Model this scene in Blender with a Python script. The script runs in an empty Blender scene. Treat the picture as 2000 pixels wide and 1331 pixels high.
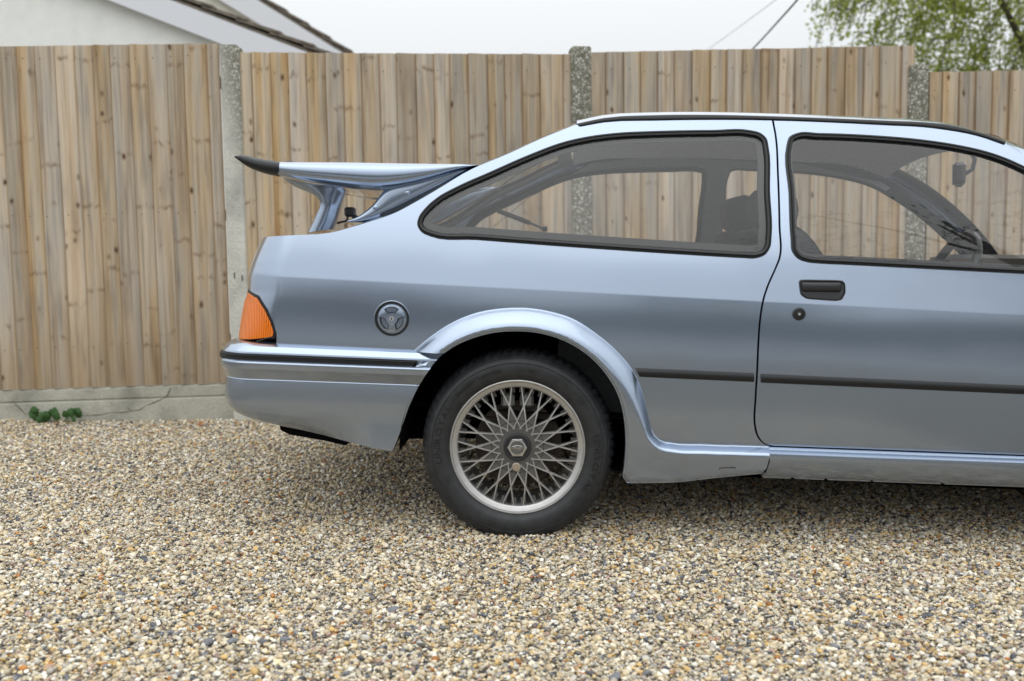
import bpy, math, random
import numpy as np
from mathutils import Vector, Matrix
from mathutils.geometry import delaunay_2d_cdt

random.seed(7)
scene = bpy.context.scene
COL = scene.collection

# ------------------------------------------------------------------ camera
FPX = 1944.4                       # 35 mm lens on a 2000 px wide frame
CAM = np.array([0.0, -3.10, 0.91])
PITCH = math.atan(172.5 / FPX)
ROLL = 0.014
_F = np.array([0, math.cos(PITCH), -math.sin(PITCH)])
_R0 = np.array([1.0, 0, 0])
_U0 = np.array([0, math.sin(PITCH), math.cos(PITCH)])
_R = math.cos(ROLL) * _R0 - math.sin(ROLL) * _U0
_U = math.sin(ROLL) * _R0 + math.cos(ROLL) * _U0
cam_data = bpy.data.cameras.new('camera')
cam = bpy.data.objects.new('camera', cam_data)
COL.objects.link(cam)
cam.matrix_world = Matrix(((_R[0], _U[0], -_F[0], CAM[0]), (_R[1], _U[1], -_F[1], CAM[1]),
                           (_R[2], _U[2], -_F[2], CAM[2]), (0, 0, 0, 1)))
cam_data.sensor_width = 36.0
cam_data.lens = 35.0
cam_data.clip_start = 0.05
cam_data.clip_end = 2000
cam_data.dof.use_dof = True
cam_data.dof.focus_distance = 3.12
cam_data.dof.aperture_fstop = 2.7
scene.camera = cam

# ------------------------------------------------------------------ world, sun, exposure
SUN_EL, SUN_AZ = math.radians(66), math.radians(197)
world = bpy.data.worlds.new('World')
scene.world = world
world.use_nodes = True
wn, wl = world.node_tree.nodes, world.node_tree.links
wn.clear()
sky = wn.new('ShaderNodeTexSky')
sky.sky_type = 'NISHITA'
sky.sun_disc = False
sky.sun_elevation = SUN_EL
sky.sun_rotation = SUN_AZ
sky.air_density = 1.0
sky.dust_density = 4.0
hs = wn.new('ShaderNodeHueSaturation')
hs.inputs['Saturation'].default_value = 0.12
wl.new(sky.outputs[0], hs.inputs['Color'])
tc = wn.new('ShaderNodeTexCoord')
sep = wn.new('ShaderNodeSeparateXYZ')
wl.new(tc.outputs['Generated'], sep.inputs[0])
# overcast: a cloud layer brighter overhead than at the horizon
mr = wn.new('ShaderNodeMapRange')
mr.inputs['From Min'].default_value = 0.0
mr.inputs['From Max'].default_value = 1.0
mr.inputs['To Min'].default_value = 7.2
mr.inputs['To Max'].default_value = 21.0
wl.new(sep.outputs['Z'], mr.inputs['Value'])
cl = wn.new('ShaderNodeVectorMath')
cl.operation = 'SCALE'
cl.inputs[0].default_value = (0.965, 1.0, 1.02)
wl.new(mr.outputs[0], cl.inputs['Scale'])
mx = wn.new('ShaderNodeMixRGB')
mx.inputs[0].default_value = 0.88
wl.new(hs.outputs[0], mx.inputs[1])
wl.new(cl.outputs[0], mx.inputs[2])
bg = wn.new('ShaderNodeBackground')
bg.inputs['Strength'].default_value = 0.10
wl.new(mx.outputs[0], bg.inputs['Color'])
wo = wn.new('ShaderNodeOutputWorld')
wl.new(bg.outputs[0], wo.inputs['Surface'])

sun_d = bpy.data.lights.new('sun', 'SUN')
sun_d.energy = 0.6
sun_d.angle = math.radians(85)
sun_d.color = (1.0, 0.96, 0.90)
sun = bpy.data.objects.new('sun', sun_d)
COL.objects.link(sun)
_sd = Vector((math.sin(SUN_AZ) * math.cos(SUN_EL), math.cos(SUN_AZ) * math.cos(SUN_EL), math.sin(SUN_EL)))
sun.rotation_euler = _sd.to_track_quat('Z', 'Y').to_euler()
sun.location = (-4, -8, 12)
vs = scene.view_settings
vs.view_transform = 'Standard'
vs.look = 'None'
vs.exposure = 0.0
vs.gamma = 1.0
vs.use_curve_mapping = False
scene.cycles.max_bounces = 8
scene.cycles.transparent_max_bounces = 24
scene.cycles.use_denoising = True

# ------------------------------------------------------------------ pixel helpers
def ray(px, py):
    return _F + _R * (px - 1000) / FPX + _U * (665.5 - py) / FPX

def wproj(p):
    v = np.asarray(p, float) - CAM
    d = v @ _F
    return 1000 + FPX * (v @ _R) / d, 665.5 - FPX * (v @ _U) / d

def at_depth(px, py, depth):
    return CAM + ray(px, py) * depth

YAW = math.radians(-3.0)
_cy, _sy = math.cos(YAW), math.sin(YAW)
RZ = np.array([[_cy, -_sy, 0], [_sy, _cy, 0], [0, 0, 1]])
_d = ray(1010, 876)
WHEEL_W = CAM + _d * (-CAM[1] / _d[1])          # wheel centre, outer tyre face plane y = 0
WR = 0.293                                       # axle height over the gravel
CAR_LOC = WHEEL_W - RZ @ np.array([0, 0.03, WR])
CAM_L = RZ.T @ (CAM - CAR_LOC)

def up(px, py, Y):
    """pixel -> (x, z) in car space on the plane y = Y"""
    d = RZ.T @ ray(px, py)
    t = (Y - CAM_L[1]) / d[1]
    p = CAM_L + d * t
    return p[0], p[2]

def cproj(x, y, z):
    return wproj(CAR_LOC + RZ @ np.array([x, y, z]))

def on(F, pt):
    if len(pt) == 3:
        return up(*pt)
    Y = 0.05
    for _ in range(14):
        x, z = up(pt[0], pt[1], Y)
        Y = 0.4 * Y + 0.6 * float(F(x, z))
    return up(pt[0], pt[1], Y)

def spl(pts, n=6, closed=False):
    """Catmull-Rom through points of any dimension"""
    P = [np.array(p, float) for p in pts]
    out = []
    N = len(P)
    rng = range(N if closed else N - 1)
    for i in rng:
        if closed:
            a, b, c, d = P[i - 1], P[i], P[(i + 1) % N], P[(i + 2) % N]
        else:
            b, c = P[i], P[i + 1]
            a = P[i - 1] if i > 0 else 2 * b - c
            d = P[i + 2] if i + 2 < N else 2 * c - b
        # centripetal-like damping of uneven spacing
        lb = np.linalg.norm(c - b) + 1e-9
        la = np.linalg.norm(b - a) + 1e-9
        lc = np.linalg.norm(d - c) + 1e-9
        m0 = ((c - b) / lb * la + (b - a) / la * lb) / (la + lb) * lb
        m1 = ((d - c) / lc * lb + (c - b) / lb * lc) / (lb + lc) * lb
        for k in range(n):
            t = k / n
            h = (2*t**3 - 3*t*t + 1, t**3 - 2*t*t + t, -2*t**3 + 3*t*t, t**3 - t*t)
            out.append(h[0]*b + h[1]*m0 + h[2]*c + h[3]*m1)
    if not closed:
        out.append(P[-1])
    return [tuple(float(v) for v in p) for p in out]

# ------------------------------------------------------------------ object helpers
def tag(o, label=None, cat=None, group=None, kind=None):
    if label: o['label'] = label
    if cat: o['category'] = cat
    if group: o['group'] = group
    if kind: o['kind'] = kind
    return o

def empty(name, loc, rz=0.0, parent=None):
    o = bpy.data.objects.new(name, None)
    COL.objects.link(o)
    o.location = loc
    o.rotation_euler = (0, 0, rz)
    o.empty_display_size = 0.1
    if parent: o.parent = parent
    return o

def mobj(name, verts, faces, mat, parent=None, smooth=True, normals=None, sharp=None, loc=None):
    me = bpy.data.meshes.new(name)
    me.from_pydata([tuple(map(float, v)) for v in verts], [], [tuple(map(int, f)) for f in faces])
    me.update()
    if smooth:
        me.polygons.foreach_set('use_smooth', [True] * len(me.polygons))
    if sharp is not None:
        me.set_sharp_from_angle(angle=math.radians(sharp))
    if normals is not None:
        me.normals_split_custom_set_from_vertices([tuple(map(float, n)) for n in normals])
    if mat: me.materials.append(mat)
    o = bpy.data.objects.new(name, me)
    COL.objects.link(o)
    if parent: o.parent = parent
    if loc is not None: o.location = loc
    return o

class MB:
    def __init__(s): s.v, s.f = [], []
    def add(s, v, f):
        k = len(s.v)
        s.v += [tuple(map(float, p)) for p in v]
        s.f += [tuple(int(i) + k for i in q) for q in f]
        return s
    def box(s, a, b, bev=0.0):
        x0, y0, z0 = a; x1, y1, z1 = b
        if bev <= 0:
            v = [(x0,y0,z0),(x1,y0,z0),(x1,y1,z0),(x0,y1,z0),(x0,y0,z1),(x1,y0,z1),(x1,y1,z1),(x0,y1,z1)]
            f = [(0,3,2,1),(4,5,6,7),(0,1,5,4),(1,2,6,5),(2,3,7,6),(3,0,4,7)]
            return s.add(v, f)
        # bevelled: 24 verts
        v = []
        for sx in (0, 1):
            for sy in (0, 1):
                for sz in (0, 1):
                    X, Y, Z = (x0, x1)[sx], (y0, y1)[sy], (z0, z1)[sz]
                    ix, iy, iz = (1, -1)[sx]*bev, (1, -1)[sy]*bev, (1, -1)[sz]*bev
                    v += [(X, Y+iy, Z+iz), (X+ix, Y, Z+iz), (X+ix, Y+iy, Z)]
        import itertools
        def I(sx, sy, sz, k): return (sx*4+sy*2+sz)*3+k
        f = []
        for sx in (0, 1):
            q = [I(sx,0,0,0), I(sx,1,0,0), I(sx,1,1,0), I(sx,0,1,0)]; f.append(q if sx else q[::-1])
        for sy in (0, 1):
            q = [I(0,sy,0,1), I(0,sy,1,1), I(1,sy,1,1), I(1,sy,0,1)]; f.append(q if sy else q[::-1])
        for sz in (0, 1):
            q = [I(0,0,sz,2), I(1,0,sz,2), I(1,1,sz,2), I(0,1,sz,2)]; f.append(q if sz else q[::-1])
        for a in (0, 1):
            for b in (0, 1):
                q = [I(0,a,b,1), I(1,a,b,1), I(1,a,b,2), I(0,a,b,2)]; f.append(q if (a ^ b) else q[::-1])
                q = [I(a,0,b,0), I(a,1,b,0), I(a,1,b,2), I(a,0,b,2)]; f.append(q[::-1] if (a ^ b) else q)
                q = [I(a,b,0,0), I(a,b,1,0), I(a,b,1,1), I(a,b,0,1)]; f.append(q if (a ^ b) else q[::-1])
        for sx, sy, sz in itertools.product((0, 1), repeat=3):
            q = [I(sx,sy,sz,0), I(sx,sy,sz,1), I(sx,sy,sz,2)]
            f.append(q if (sx+sy+sz) % 2 else q[::-1])
        return s.add(v, f)
    def tube(s, pts, r, n=8, cap=True):
        P = [np.array(p, float) for p in pts]
        rs = r if hasattr(r, '__len__') else [r]*len(P)
        v, f = [], []
        ref = None
        for i, p in enumerate(P):
            t = P[min(i+1, len(P)-1)] - P[max(i-1, 0)]
            t = t/(np.linalg.norm(t)+1e-12)
            if ref is None:
                ref = np.array([0, 0, 1.0]) if abs(t[2]) < .9 else np.array([1.0, 0, 0])
            a = np.cross(t, ref); a /= np.linalg.norm(a)+1e-12
            b = np.cross(a, t); ref = b
            for k in range(n):
                w = 2*math.pi*k/n
                v.append(p + rs[i]*(math.cos(w)*a + math.sin(w)*b))
        for i in range(len(P)-1):
            for k in range(n):
                f.append((i*n+k, (i+1)*n+k, (i+1)*n+(k+1) % n, i*n+(k+1) % n))
        if cap:
            f.append(tuple(range(n))); f.append(tuple(range((len(P)-1)*n, len(P)*n))[::-1])
        return s.add(v, f)
    def build(s, name, mat, parent=None, smooth=False, sharp=None, loc=None):
        return mobj(name, s.v, s.f, mat, parent, smooth or sharp is not None, None, sharp, loc)

def grid_faces(nr, nc, flip=False, closed=False):
    f = []
    for i in range(nr-1):
        for j in range(nc if closed else nc-1):
            j2 = (j+1) % nc
            q = (i*nc+j, i*nc+j2, (i+1)*nc+j2, (i+1)*nc+j)
            f.append(q[::-1] if flip else q)
    return f

# ------------------------------------------------------------------ material helpers
def material(name):
    m = bpy.data.materials.new(name)
    m.use_nodes = True
    nt = m.node_tree
    return m, nt.nodes, nt.links, nt.nodes['Principled BSDF']

def simple(name, col, rough=0.5, metal=0.0, coat=0.0, noise=0.0, nscale=40, bump=0.0, spec=0.5, coat_rough=0.03):
    m, n, l, b = material(name)
    b.inputs['Base Color'].default_value = (*col, 1)
    b.inputs['Roughness'].default_value = rough
    b.inputs['Metallic'].default_value = metal
    b.inputs['Coat Weight'].default_value = coat
    b.inputs['Coat Roughness'].default_value = coat_rough
    b.inputs['Specular IOR Level'].default_value = spec
    if noise or bump:
        t = n.new('ShaderNodeTexCoord')
        nz = n.new('ShaderNodeTexNoise')
        nz.inputs['Scale'].default_value = nscale
        nz.inputs['Detail'].default_value = 5
        l.new(t.outputs['Object'], nz.inputs['Vector'])
        if noise:
            mxn = n.new('ShaderNodeMixRGB'); mxn.blend_type = 'MULTIPLY'
            mxn.inputs[0].default_value = 1.0
            mxn.inputs[1].default_value = (*col, 1)
            r = n.new('ShaderNodeMapRange')
            r.inputs['From Min'].default_value = .3; r.inputs['From Max'].default_value = .7
            r.inputs['To Min'].default_value = 1-noise; r.inputs['To Max'].default_value = 1+noise
            l.new(nz.outputs['Fac'], r.inputs['Value'])
            l.new(r.outputs[0], mxn.inputs[2])
            l.new(mxn.outputs[0], b.inputs['Base Color'])
        if bump:
            bp = n.new('ShaderNodeBump')
            bp.inputs['Strength'].default_value = bump
            bp.inputs['Distance'].default_value = 0.01
            l.new(nz.outputs['Fac'], bp.inputs['Height'])
            l.new(bp.outputs[0], b.inputs['Normal'])
    return m

def ramp(n, stops, interp='LINEAR'):
    r = n.new('ShaderNodeValToRGB')
    cr = r.color_ramp
    cr.interpolation = interp
    while len(cr.elements) < len(stops): cr.elements.new(0.5)
    for e, (p, c) in zip(cr.elements, stops):
        e.position = p
        e.color = (*c, 1) if len(c) == 3 else c
    return r

M = {}
# car paint: pale blue metallic under clear coat
m, n, l, b = material('paint')
b.inputs['Base Color'].default_value = (0.325, 0.392, 0.50, 1)
b.inputs['Metallic'].default_value = 0.92
b.inputs['Roughness'].default_value = 0.22
b.inputs['Coat Weight'].default_value = 1.0
b.inputs['Coat Roughness'].default_value = 0.02
b.inputs['Coat IOR'].default_value = 1.65
t = n.new('ShaderNodeTexCoord')
nz = n.new('ShaderNodeTexNoise'); nz.inputs['Scale'].default_value = 1400; nz.inputs['Detail'].default_value = 1
l.new(t.outputs['Object'], nz.inputs['Vector'])
bp = n.new('ShaderNodeBump'); bp.inputs['Strength'].default_value = 0.03; bp.inputs['Distance'].default_value = 0.001
l.new(nz.outputs['Fac'], bp.inputs['Height'])
nz2 = n.new('ShaderNodeTexNoise'); nz2.inputs['Scale'].default_value = 3.0; nz2.inputs['Detail'].default_value = 1
l.new(t.outputs['Object'], nz2.inputs['Vector'])
bp2 = n.new('ShaderNodeBump'); bp2.inputs['Strength'].default_value = 1.0; bp2.inputs['Distance'].default_value = 0.0035
l.new(nz2.outputs['Fac'], bp2.inputs['Height']); l.new(bp.outputs[0], bp2.inputs['Normal'])
l.new(bp2.outputs[0], b.inputs['Normal']); l.new(bp2.outputs[0], b.inputs['Coat Normal'])
M['paint'] = m
M['rubber'] = simple('rubber', (0.012, 0.0125, 0.014), 0.42, spec=0.4)
M['plastic'] = simple('black_plastic', (0.018, 0.019, 0.021), 0.42, bump=0.05, nscale=300)
M['black'] = simple('underbody_black', (0.004, 0.004, 0.0045), 0.9, spec=0.05)
M['trim'] = simple('grey_trim', (0.30, 0.305, 0.32), 0.75, noise=.1, nscale=80)
M['headlining'] = simple('headlining', (0.75, 0.75, 0.78), 0.95, noise=.12, nscale=90)
M['seat'] = simple('seat_cloth', (0.05, 0.053, 0.058), 0.9, noise=.25, nscale=120, bump=.2)
M['tyre'] = simple('tyre_rubber', (0.023, 0.0243, 0.027), 0.48, noise=.3, nscale=30, spec=.45)
M['tyretext'] = simple('tyre_letters', (0.003, 0.003, 0.004), 0.5)
M['alloy'] = simple('alloy', (0.51, 0.507, 0.50), 0.4, metal=0.8, coat=0.2, noise=.05, nscale=60)
M['alloydark'] = simple('alloy_dark', (0.125, 0.122, 0.115), 0.5, metal=0.35)
M['disc'] = simple('brake_disc', (0.05, 0.038, 0.032), 0.6, metal=0.6, noise=.4, nscale=25)
M['chrome'] = simple('bright_metal', (0.62, 0.62, 0.62), 0.25, metal=1.0)
M['brass'] = simple('lock_cap', (0.50, 0.44, 0.36), 0.35, metal=0.8)
M['frit'] = simple('window_border', (0.012, 0.012, 0.014), 0.5)
M['silver'] = simple('lock_silver', (0.6, 0.6, 0.6), 0.35, metal=0.9)

# amber lens with vertical ribs
m, n, l, b = material('amber_lens')
b.inputs['Base Color'].default_value = (0.86, 0.20, 0.012, 1)
b.inputs['Roughness'].default_value = 0.12
b.inputs['Subsurface Weight'].default_value = 0.25
b.inputs['Subsurface Radius'].default_value = (0.02, 0.008, 0.002)
b.inputs['Coat Weight'].default_value = 0.25
t = n.new('ShaderNodeTexCoord')
wv = n.new('ShaderNodeTexWave'); wv.bands_direction = 'X'; wv.inputs['Scale'].default_value = 48
wv.inputs['Distortion'].default_value = 0.4
l.new(t.outputs['Object'], wv.inputs['Vector'])
bp = n.new('ShaderNodeBump'); bp.inputs['Strength'].default_value = .35; bp.inputs['Distance'].default_value = .003
l.new(wv.outputs['Fac'], bp.inputs['Height']); l.new(bp.outputs[0], b.inputs['Normal'])
rp = ramp(n, [(0.0, (0.50, 0.085, .002)), (.5, (.86, .19, .004)), (1, (.95, .27, .012))])
l.new(wv.outputs['Fac'], rp.inputs[0]); l.new(rp.outputs[0], b.inputs['Base Color'])
M['amber'] = m

def glass_mat(name, tint, f0=1.5):
    m = bpy.data.materials.new(name); m.use_nodes = True
    n, l = m.node_tree.nodes, m.node_tree.links
    n.clear()
    tr = n.new('ShaderNodeBsdfTransparent'); tr.inputs[0].default_value = (*tint, 1)
    gl = n.new('ShaderNodeBsdfGlossy'); gl.inputs['Roughness'].default_value = 0.004
    fr = n.new('ShaderNodeFresnel')
    ge = n.new('ShaderNodeNewGeometry'); mi = n.new('ShaderNodeMapRange')     # same reflectance from both faces of the pane
    mi.inputs['To Min'].default_value = f0; mi.inputs['To Max'].default_value = 1/f0
    l.new(ge.outputs['Backfacing'], mi.inputs['Value']); l.new(mi.outputs[0], fr.inputs['IOR'])
    df = n.new('ShaderNodeBsdfDiffuse'); df.inputs[0].default_value = (.5, .5, .5, 1)   # dust film
    m1 = n.new('ShaderNodeMixShader'); m1.inputs[0].default_value = 0.016
    l.new(tr.outputs[0], m1.inputs[1]); l.new(df.outputs[0], m1.inputs[2])
    mx_ = n.new('ShaderNodeMixShader')
    l.new(fr.outputs[0], mx_.inputs[0]); l.new(m1.outputs[0], mx_.inputs[1]); l.new(gl.outputs[0], mx_.inputs[2])
    o = n.new('ShaderNodeOutputMaterial'); l.new(mx_.outputs[0], o.inputs[0])
    return m
M['tinted'] = glass_mat('rear_screen_glass', (.62, .64, .63), 1.5)
M['glass'] = glass_mat('window_glass', (.975, .975, .97), 1.64)
import bmesh
# ------------------------------------------------------------------ ground level
def ground_z(x, y):
    z = -0.022 * min(max(x, -7.0), 7.0)
    z += 0.007 * math.sin(x * 2.1 + y * 1.3) + 0.006 * math.sin(y * 3.7 - x * 1.1 + 1.0)
    return z
GZ0 = ground_z(WHEEL_W[0], 0.1)

# ------------------------------------------------------------------ the car: side surface
YC = 0.835                                   # centre plane, car space
_cr = [up(px, py, 0.05) for px, py in ((520, 536), (800, 556), (1500, 592), (1990, 611))]
SL = -float(np.polyfit([p[0] for p in _cr], [p[1] for p in _cr], 1)[0])
ZC = float(np.mean([p[1] + SL * p[0] for p in _cr]))
PROF = [(-.70, .105, -.45, -.45), (-.585, .062, -.22, -.22), (-.455, .040, -.11, -.11), (-.245, .0245, -.035, -.035),
        (-.085, .0248, .035, .035), (0, .0300, .085, .20), (.14, .060, .265, .265), (.37, .145, .43, .43),
        (.59, .250, .53, .53), (.70, .33, 1.0, 1.0)]
def hermite(P, u):
    if u <= P[0][0]: return P[0][1] + (u - P[0][0]) * P[0][2]
    if u >= P[-1][0]: return P[-1][1] + (u - P[-1][0]) * P[-1][3]
    for a, b_ in zip(P, P[1:]):
        if u <= b_[0]:
            h = b_[0] - a[0]; t = (u - a[0]) / h
            return ((2*t**3 - 3*t*t + 1)*a[1] + (t**3 - 2*t*t + t)*h*a[3] + (-2*t**3 + 3*t*t)*b_[1] + (t**3 - t*t)*h*b_[2])
def plan(x):
    if x < 0.9: return 0.030 * ((0.9 - x) / 1.8) ** 2
    if x > 1.6: return 0.045 * ((x - 1.6) / 1.7) ** 2
    return 0.0
TAIL = [up(px, py, .19) for px, py in ((512, 460), (504, 480), (493, 512), (487.5, 534), (486, 566), (469, 655), (466, 700))]
TAIL.sort(key=lambda p: p[1])
def x_tail(z):
    return float(np.interp(z, [p[1] for p in TAIL], [p[0] for p in TAIL]))
RC, RCY = 0.15, 0.15
def Fb(x, z):
    y = hermite(PROF, z + SL * x - ZC) + plan(x)
    q = (x_tail(z) + RC - x) / RC
    if q > 0:
        q = min(q, 0.985)
        y += RCY * (1 - math.sqrt(1 - q * q))
    return y

def normal_of(F, x, z, e=0.0012):
    dx = (F(x+e, z) - F(x-e, z)) / (2*e)
    dz = (F(x, z+e) - F(x, z-e)) / (2*e)
    nrm = np.array([dx, -1.0, dz])
    return nrm / np.linalg.norm(nrm)

def pip(P, X, Z):
    """vectorised point in polygon"""
    inside = np.zeros(len(X), bool)
    n_ = len(P)
    for i in range(n_):
        x0, z0 = P[i]; x1, z1 = P[(i+1) % n_]
        if z0 == z1: continue
        c = ((z0 > Z) != (z1 > Z)) & (X < (x1-x0)*(Z-z0)/(z1-z0)+x0)
        inside ^= c
    return inside

def pdist(P, X, Z, closed=True):
    P = np.array(P)
    best = np.full(len(X), 1e9)
    n_ = len(P)
    for i in range(n_ if closed else n_-1):
        a = P[i]; b_ = P[(i+1) % n_]
        d = b_ - a; L = d @ d + 1e-15
        t = np.clip(((X-a[0])*d[0] + (Z-a[1])*d[1]) / L, 0, 1)
        best = np.minimum(best, np.hypot(X-a[0]-t*d[0], Z-a[1]-t*d[1]))
    return best

def dens(P, step):
    out = []
    for a, b_ in zip(P, P[1:] + P[:1]):
        L = math.hypot(b_[0]-a[0], b_[1]-a[1])
        if L < 1e-6: continue
        k = max(1, int(math.ceil(L/step)))
        for i in range(k):
            t = i/k
            out.append((a[0]+(b_[0]-a[0])*t, a[1]+(b_[1]-a[1])*t))
    return out

def area2(P):
    return sum(a[0]*b_[1]-b_[0]*a[1] for a, b_ in zip(P, P[1:]+P[:1])) / 2

def inset(P, d):
    """offset a closed outline inwards by d"""
    if area2(P) < 0: P = P[::-1]
    out = []
    n_ = len(P)
    for i in range(n_):
        a, b_, c = np.array(P[i-1]), np.array(P[i]), np.array(P[(i+1) % n_])
        e0 = b_-a; e1 = c-b_
        e0 = e0/(np.linalg.norm(e0)+1e-12); e1 = e1/(np.linalg.norm(e1)+1e-12)
        n0 = np.array([-e0[1], e0[0]]); n1 = np.array([-e1[1], e1[0]])
        m_ = n0+n1; m_ /= np.linalg.norm(m_)+1e-12
        k = 1/max(0.6, float(m_ @ n0))
        out.append(tuple(b_+m_*d*k))
    return out

def cdt_sheet(P, holes, step, extra=()):
    loops = [dens(P, step)] + [dens(h, step) for h in holes]
    allb = np.array([p for lp in loops for p in lp])
    x0, z0 = allb.min(0); x1, z1 = allb.max(0)
    gx, gz = np.meshgrid(np.arange(x0, x1, step), np.arange(z0, z1+.12, step))
    gz = gz - SL*(gx-x0) * 0.9
    X, Z = gx.ravel(), gz.ravel()
    if len(extra):
        ex = np.array(extra)
        far = np.ones(len(X), bool)
        X = np.concatenate([X, ex[:, 0]]); Z = np.concatenate([Z, ex[:, 1]])
    gridpts = np.arange(len(X)) < gx.size
    ok = pip(P, X, Z) & ~(gridpts & (len(extra) > 400) & (np.abs(Z+SL*X-ZC) < .016))
    for h in holes: ok &= ~pip(h, X, Z)
    for lp in loops: ok &= pdist(lp, X, Z) > step*.45
    X, Z = X[ok], Z[ok]
    pts, edges = [], []
    for lp in loops:
        k = len(pts)
        pts += lp
        edges += [(k+i, k+(i+1) % len(lp)) for i in range(len(lp))]
    pts += list(zip(X, Z))
    r = delaunay_2d_cdt([Vector((float(a), float(b_))) for a, b_ in pts], edges, [], 0, 1e-7)
    V = [(v.x, v.y) for v in r[0]]
    T = np.array([f for f in r[2]])
    Va = np.array(V)
    c = Va[T].mean(1)
    keep = pip(P, c[:, 0], c[:, 1])
    for h in holes: keep &= ~pip(h, c[:, 0], c[:, 1])
    a, b_, d = Va[T[:, 0]], Va[T[:, 1]], Va[T[:, 2]]
    ar = ((b_-a)[:, 0]*(d-a)[:, 1]-(b_-a)[:, 1]*(d-a)[:, 0])
    keep &= np.abs(ar) > 1e-10
    tris = [tuple(t) if s > 0 else tuple(t[::-1]) for t, s in zip(T[keep], ar[keep])]
    return V, tris, loops

FARP = {}
def side_obj(name, verts, faces, mat, parent, smooth=True, normals=None, sharp=None, mirror=True, label=None):
    o = mobj(name, verts, faces, mat, parent, smooth, normals, sharp)
    if label: o['label'] = label
    if mirror:
        v2 = [(p[0], 2*YC-p[1], p[2]) for p in verts]
        f2 = [f[::-1] for f in faces]
        n2 = None if normals is None else [(q[0], -q[1], q[2]) for q in normals]
        o2 = mobj(name, v2, f2, mat, FARP.get(parent, parent), smooth, n2, sharp)
        FARP[o] = o2
    return o

def panel(name, outline, F, mat, parent, holes=(), step=.02, flange=.016, mirror=True, extra=(), xz=False, label=None, yoff=0.0):
    P = [tuple(p) for p in outline] if xz else [on(F, p) for p in outline]
    if area2(P) < 0: P = P[::-1]
    H = [h for h in holes]
    V, T, loops = cdt_sheet(P, H, step, extra)
    verts = [(x, F(x, z)+yoff, z) for x, z in V]
    nrm = [normal_of(F, x, z) for x, z in V]
    faces = list(T)
    if flange:
        for lp, sgn in [(loops[0], 1)] + [(q, -1) for q in loops[1:]]:
            if area2(lp) * sgn < 0: lp = lp[::-1]
            k = len(verts); n_ = len(lp)
            for i, (x, z) in enumerate(lp):
                a, c = lp[i-1], lp[(i+1) % n_]
                tx, tz = c[0]-a[0], c[1]-a[1]
                L = math.hypot(tx, tz)+1e-9
                nn = (tz/L, 0.0, -tx/L)
                y = F(x, z)+yoff
                # small rolled edge, then the return
                verts += [(x, y, z), (x - nn[0]*.0, y+flange, z)]
                nrm += [np.array(nn)*.8+normal_of(F, x, z)*.6, nn]
            for i in range(n_):
                j = (i+1) % n_
                faces.append((k+2*i, k+2*i+1, k+2*j+1, k+2*j))
    nrm = [np.array(q)/np.linalg.norm(q) for q in nrm]
    return side_obj(name, verts, faces, mat, parent, True, nrm, None, mirror, label)

def ring(name, P, F, prof, mat, parent, mirror=True, sharp=40):
    """moulding round an outline: prof = [(inset, y offset)]"""
    if area2(P) < 0: P = P[::-1]
    verts = []
    for d, o in prof:
        verts += [(x, F(x, z)+o, z) for x, z in inset(P, d)]
    n_ = len(P)
    return side_obj(name, verts, grid_faces(len(prof), n_, closed=True), mat, parent, True, None, sharp, mirror)

def ribbon(name, pts, F, w, yo, mat, parent, thick=0.004, mirror=True, bulge=0.0, sharp=40):
    """flat strip along a pixel polyline given as (upper edge, lower edge) pairs"""
    V = []
    for a, b_ in pts:
        A, B = np.array(on(F, a)), np.array(on(F, b_))
        for t, o in ((-.02, .004), (0, -thick*.6), (.12, -thick), (.35, -thick-bulge), (.65, -thick-bulge), (.88, -thick), (1, -thick*.6), (1.02, .004)):
            p = A+(B-A)*t
            V.append((p[0], F(*p)+yo+o, p[1]))
    nc = 8
    faces = grid_faces(len(pts), nc, flip=True)
    faces += [tuple(range(nc)), tuple(range((len(pts)-1)*nc, len(pts)*nc))[::-1]]
    return side_obj(name, V, faces, mat, parent, True, None, sharp, mirror)

car = empty('parked_car', tuple(CAR_LOC), YAW)
tag(car, 'pale metallic blue three-door hatchback with big whale-tail rear spoiler parked on the gravel', 'car')

# ---- outlines in photo pixels
SEAM = [(512, 464, .185), (545, 462, .14), (580, 460, .11), (620, 458), (650, 454), (690, 443), (730, 431), (770, 417), (810, 396), (850, 373), (919, 332), (992, 301), (1055, 272), (1124, 244)]
DRIP_L = [(1135, 246), (1180, 238), (1280, 234.5), (1400, 233), (1505, 234), (1620, 238), (1740, 244), (1800, 247), (1850, 253), (1912, 265), (1962, 282)]
DRIP_U = [(1127, 242), (1180, 231), (1280, 225.5), (1400, 225), (1505, 227.5), (1620, 231.5), (1740, 236.5), (1800, 239), (1850, 244), (1912, 259), (1962, 276)]
DOOR_R = [(1509.5, 236), (1515, 265), (1519.5, 340), (1522.5, 440), (1522.5, 505), (1515, 524), (1500, 558), (1492, 582), (1487, 607), (1482.5, 650), (1479, 725), (1476, 775), (1475.5, 837), (1480, 852), (1487, 862), (1498, 870)]
ARCH_OUT = [(806, 686), (836, 661), (881, 631), (930, 611), (985, 602), (1030, 601.5), (1073, 608), (1118, 622), (1163, 650), (1205, 685), (1235, 721), (1250, 750), (1262, 790), (1270, 824), (1276, 845), (1288, 858), (1312, 864), (1375, 867), (1440, 869), (1502, 871)]
ARCH_IN = [(866, 691), (893, 674), (930, 659), (968, 650), (1013, 647.5), (1043, 649.5), (1080, 658), (1118, 674), (1156, 701), (1186, 735), (1208, 775), (1219, 820), (1222.5, 866), (1220, 915), (1218.5, 938), (1225, 947)]
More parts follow.
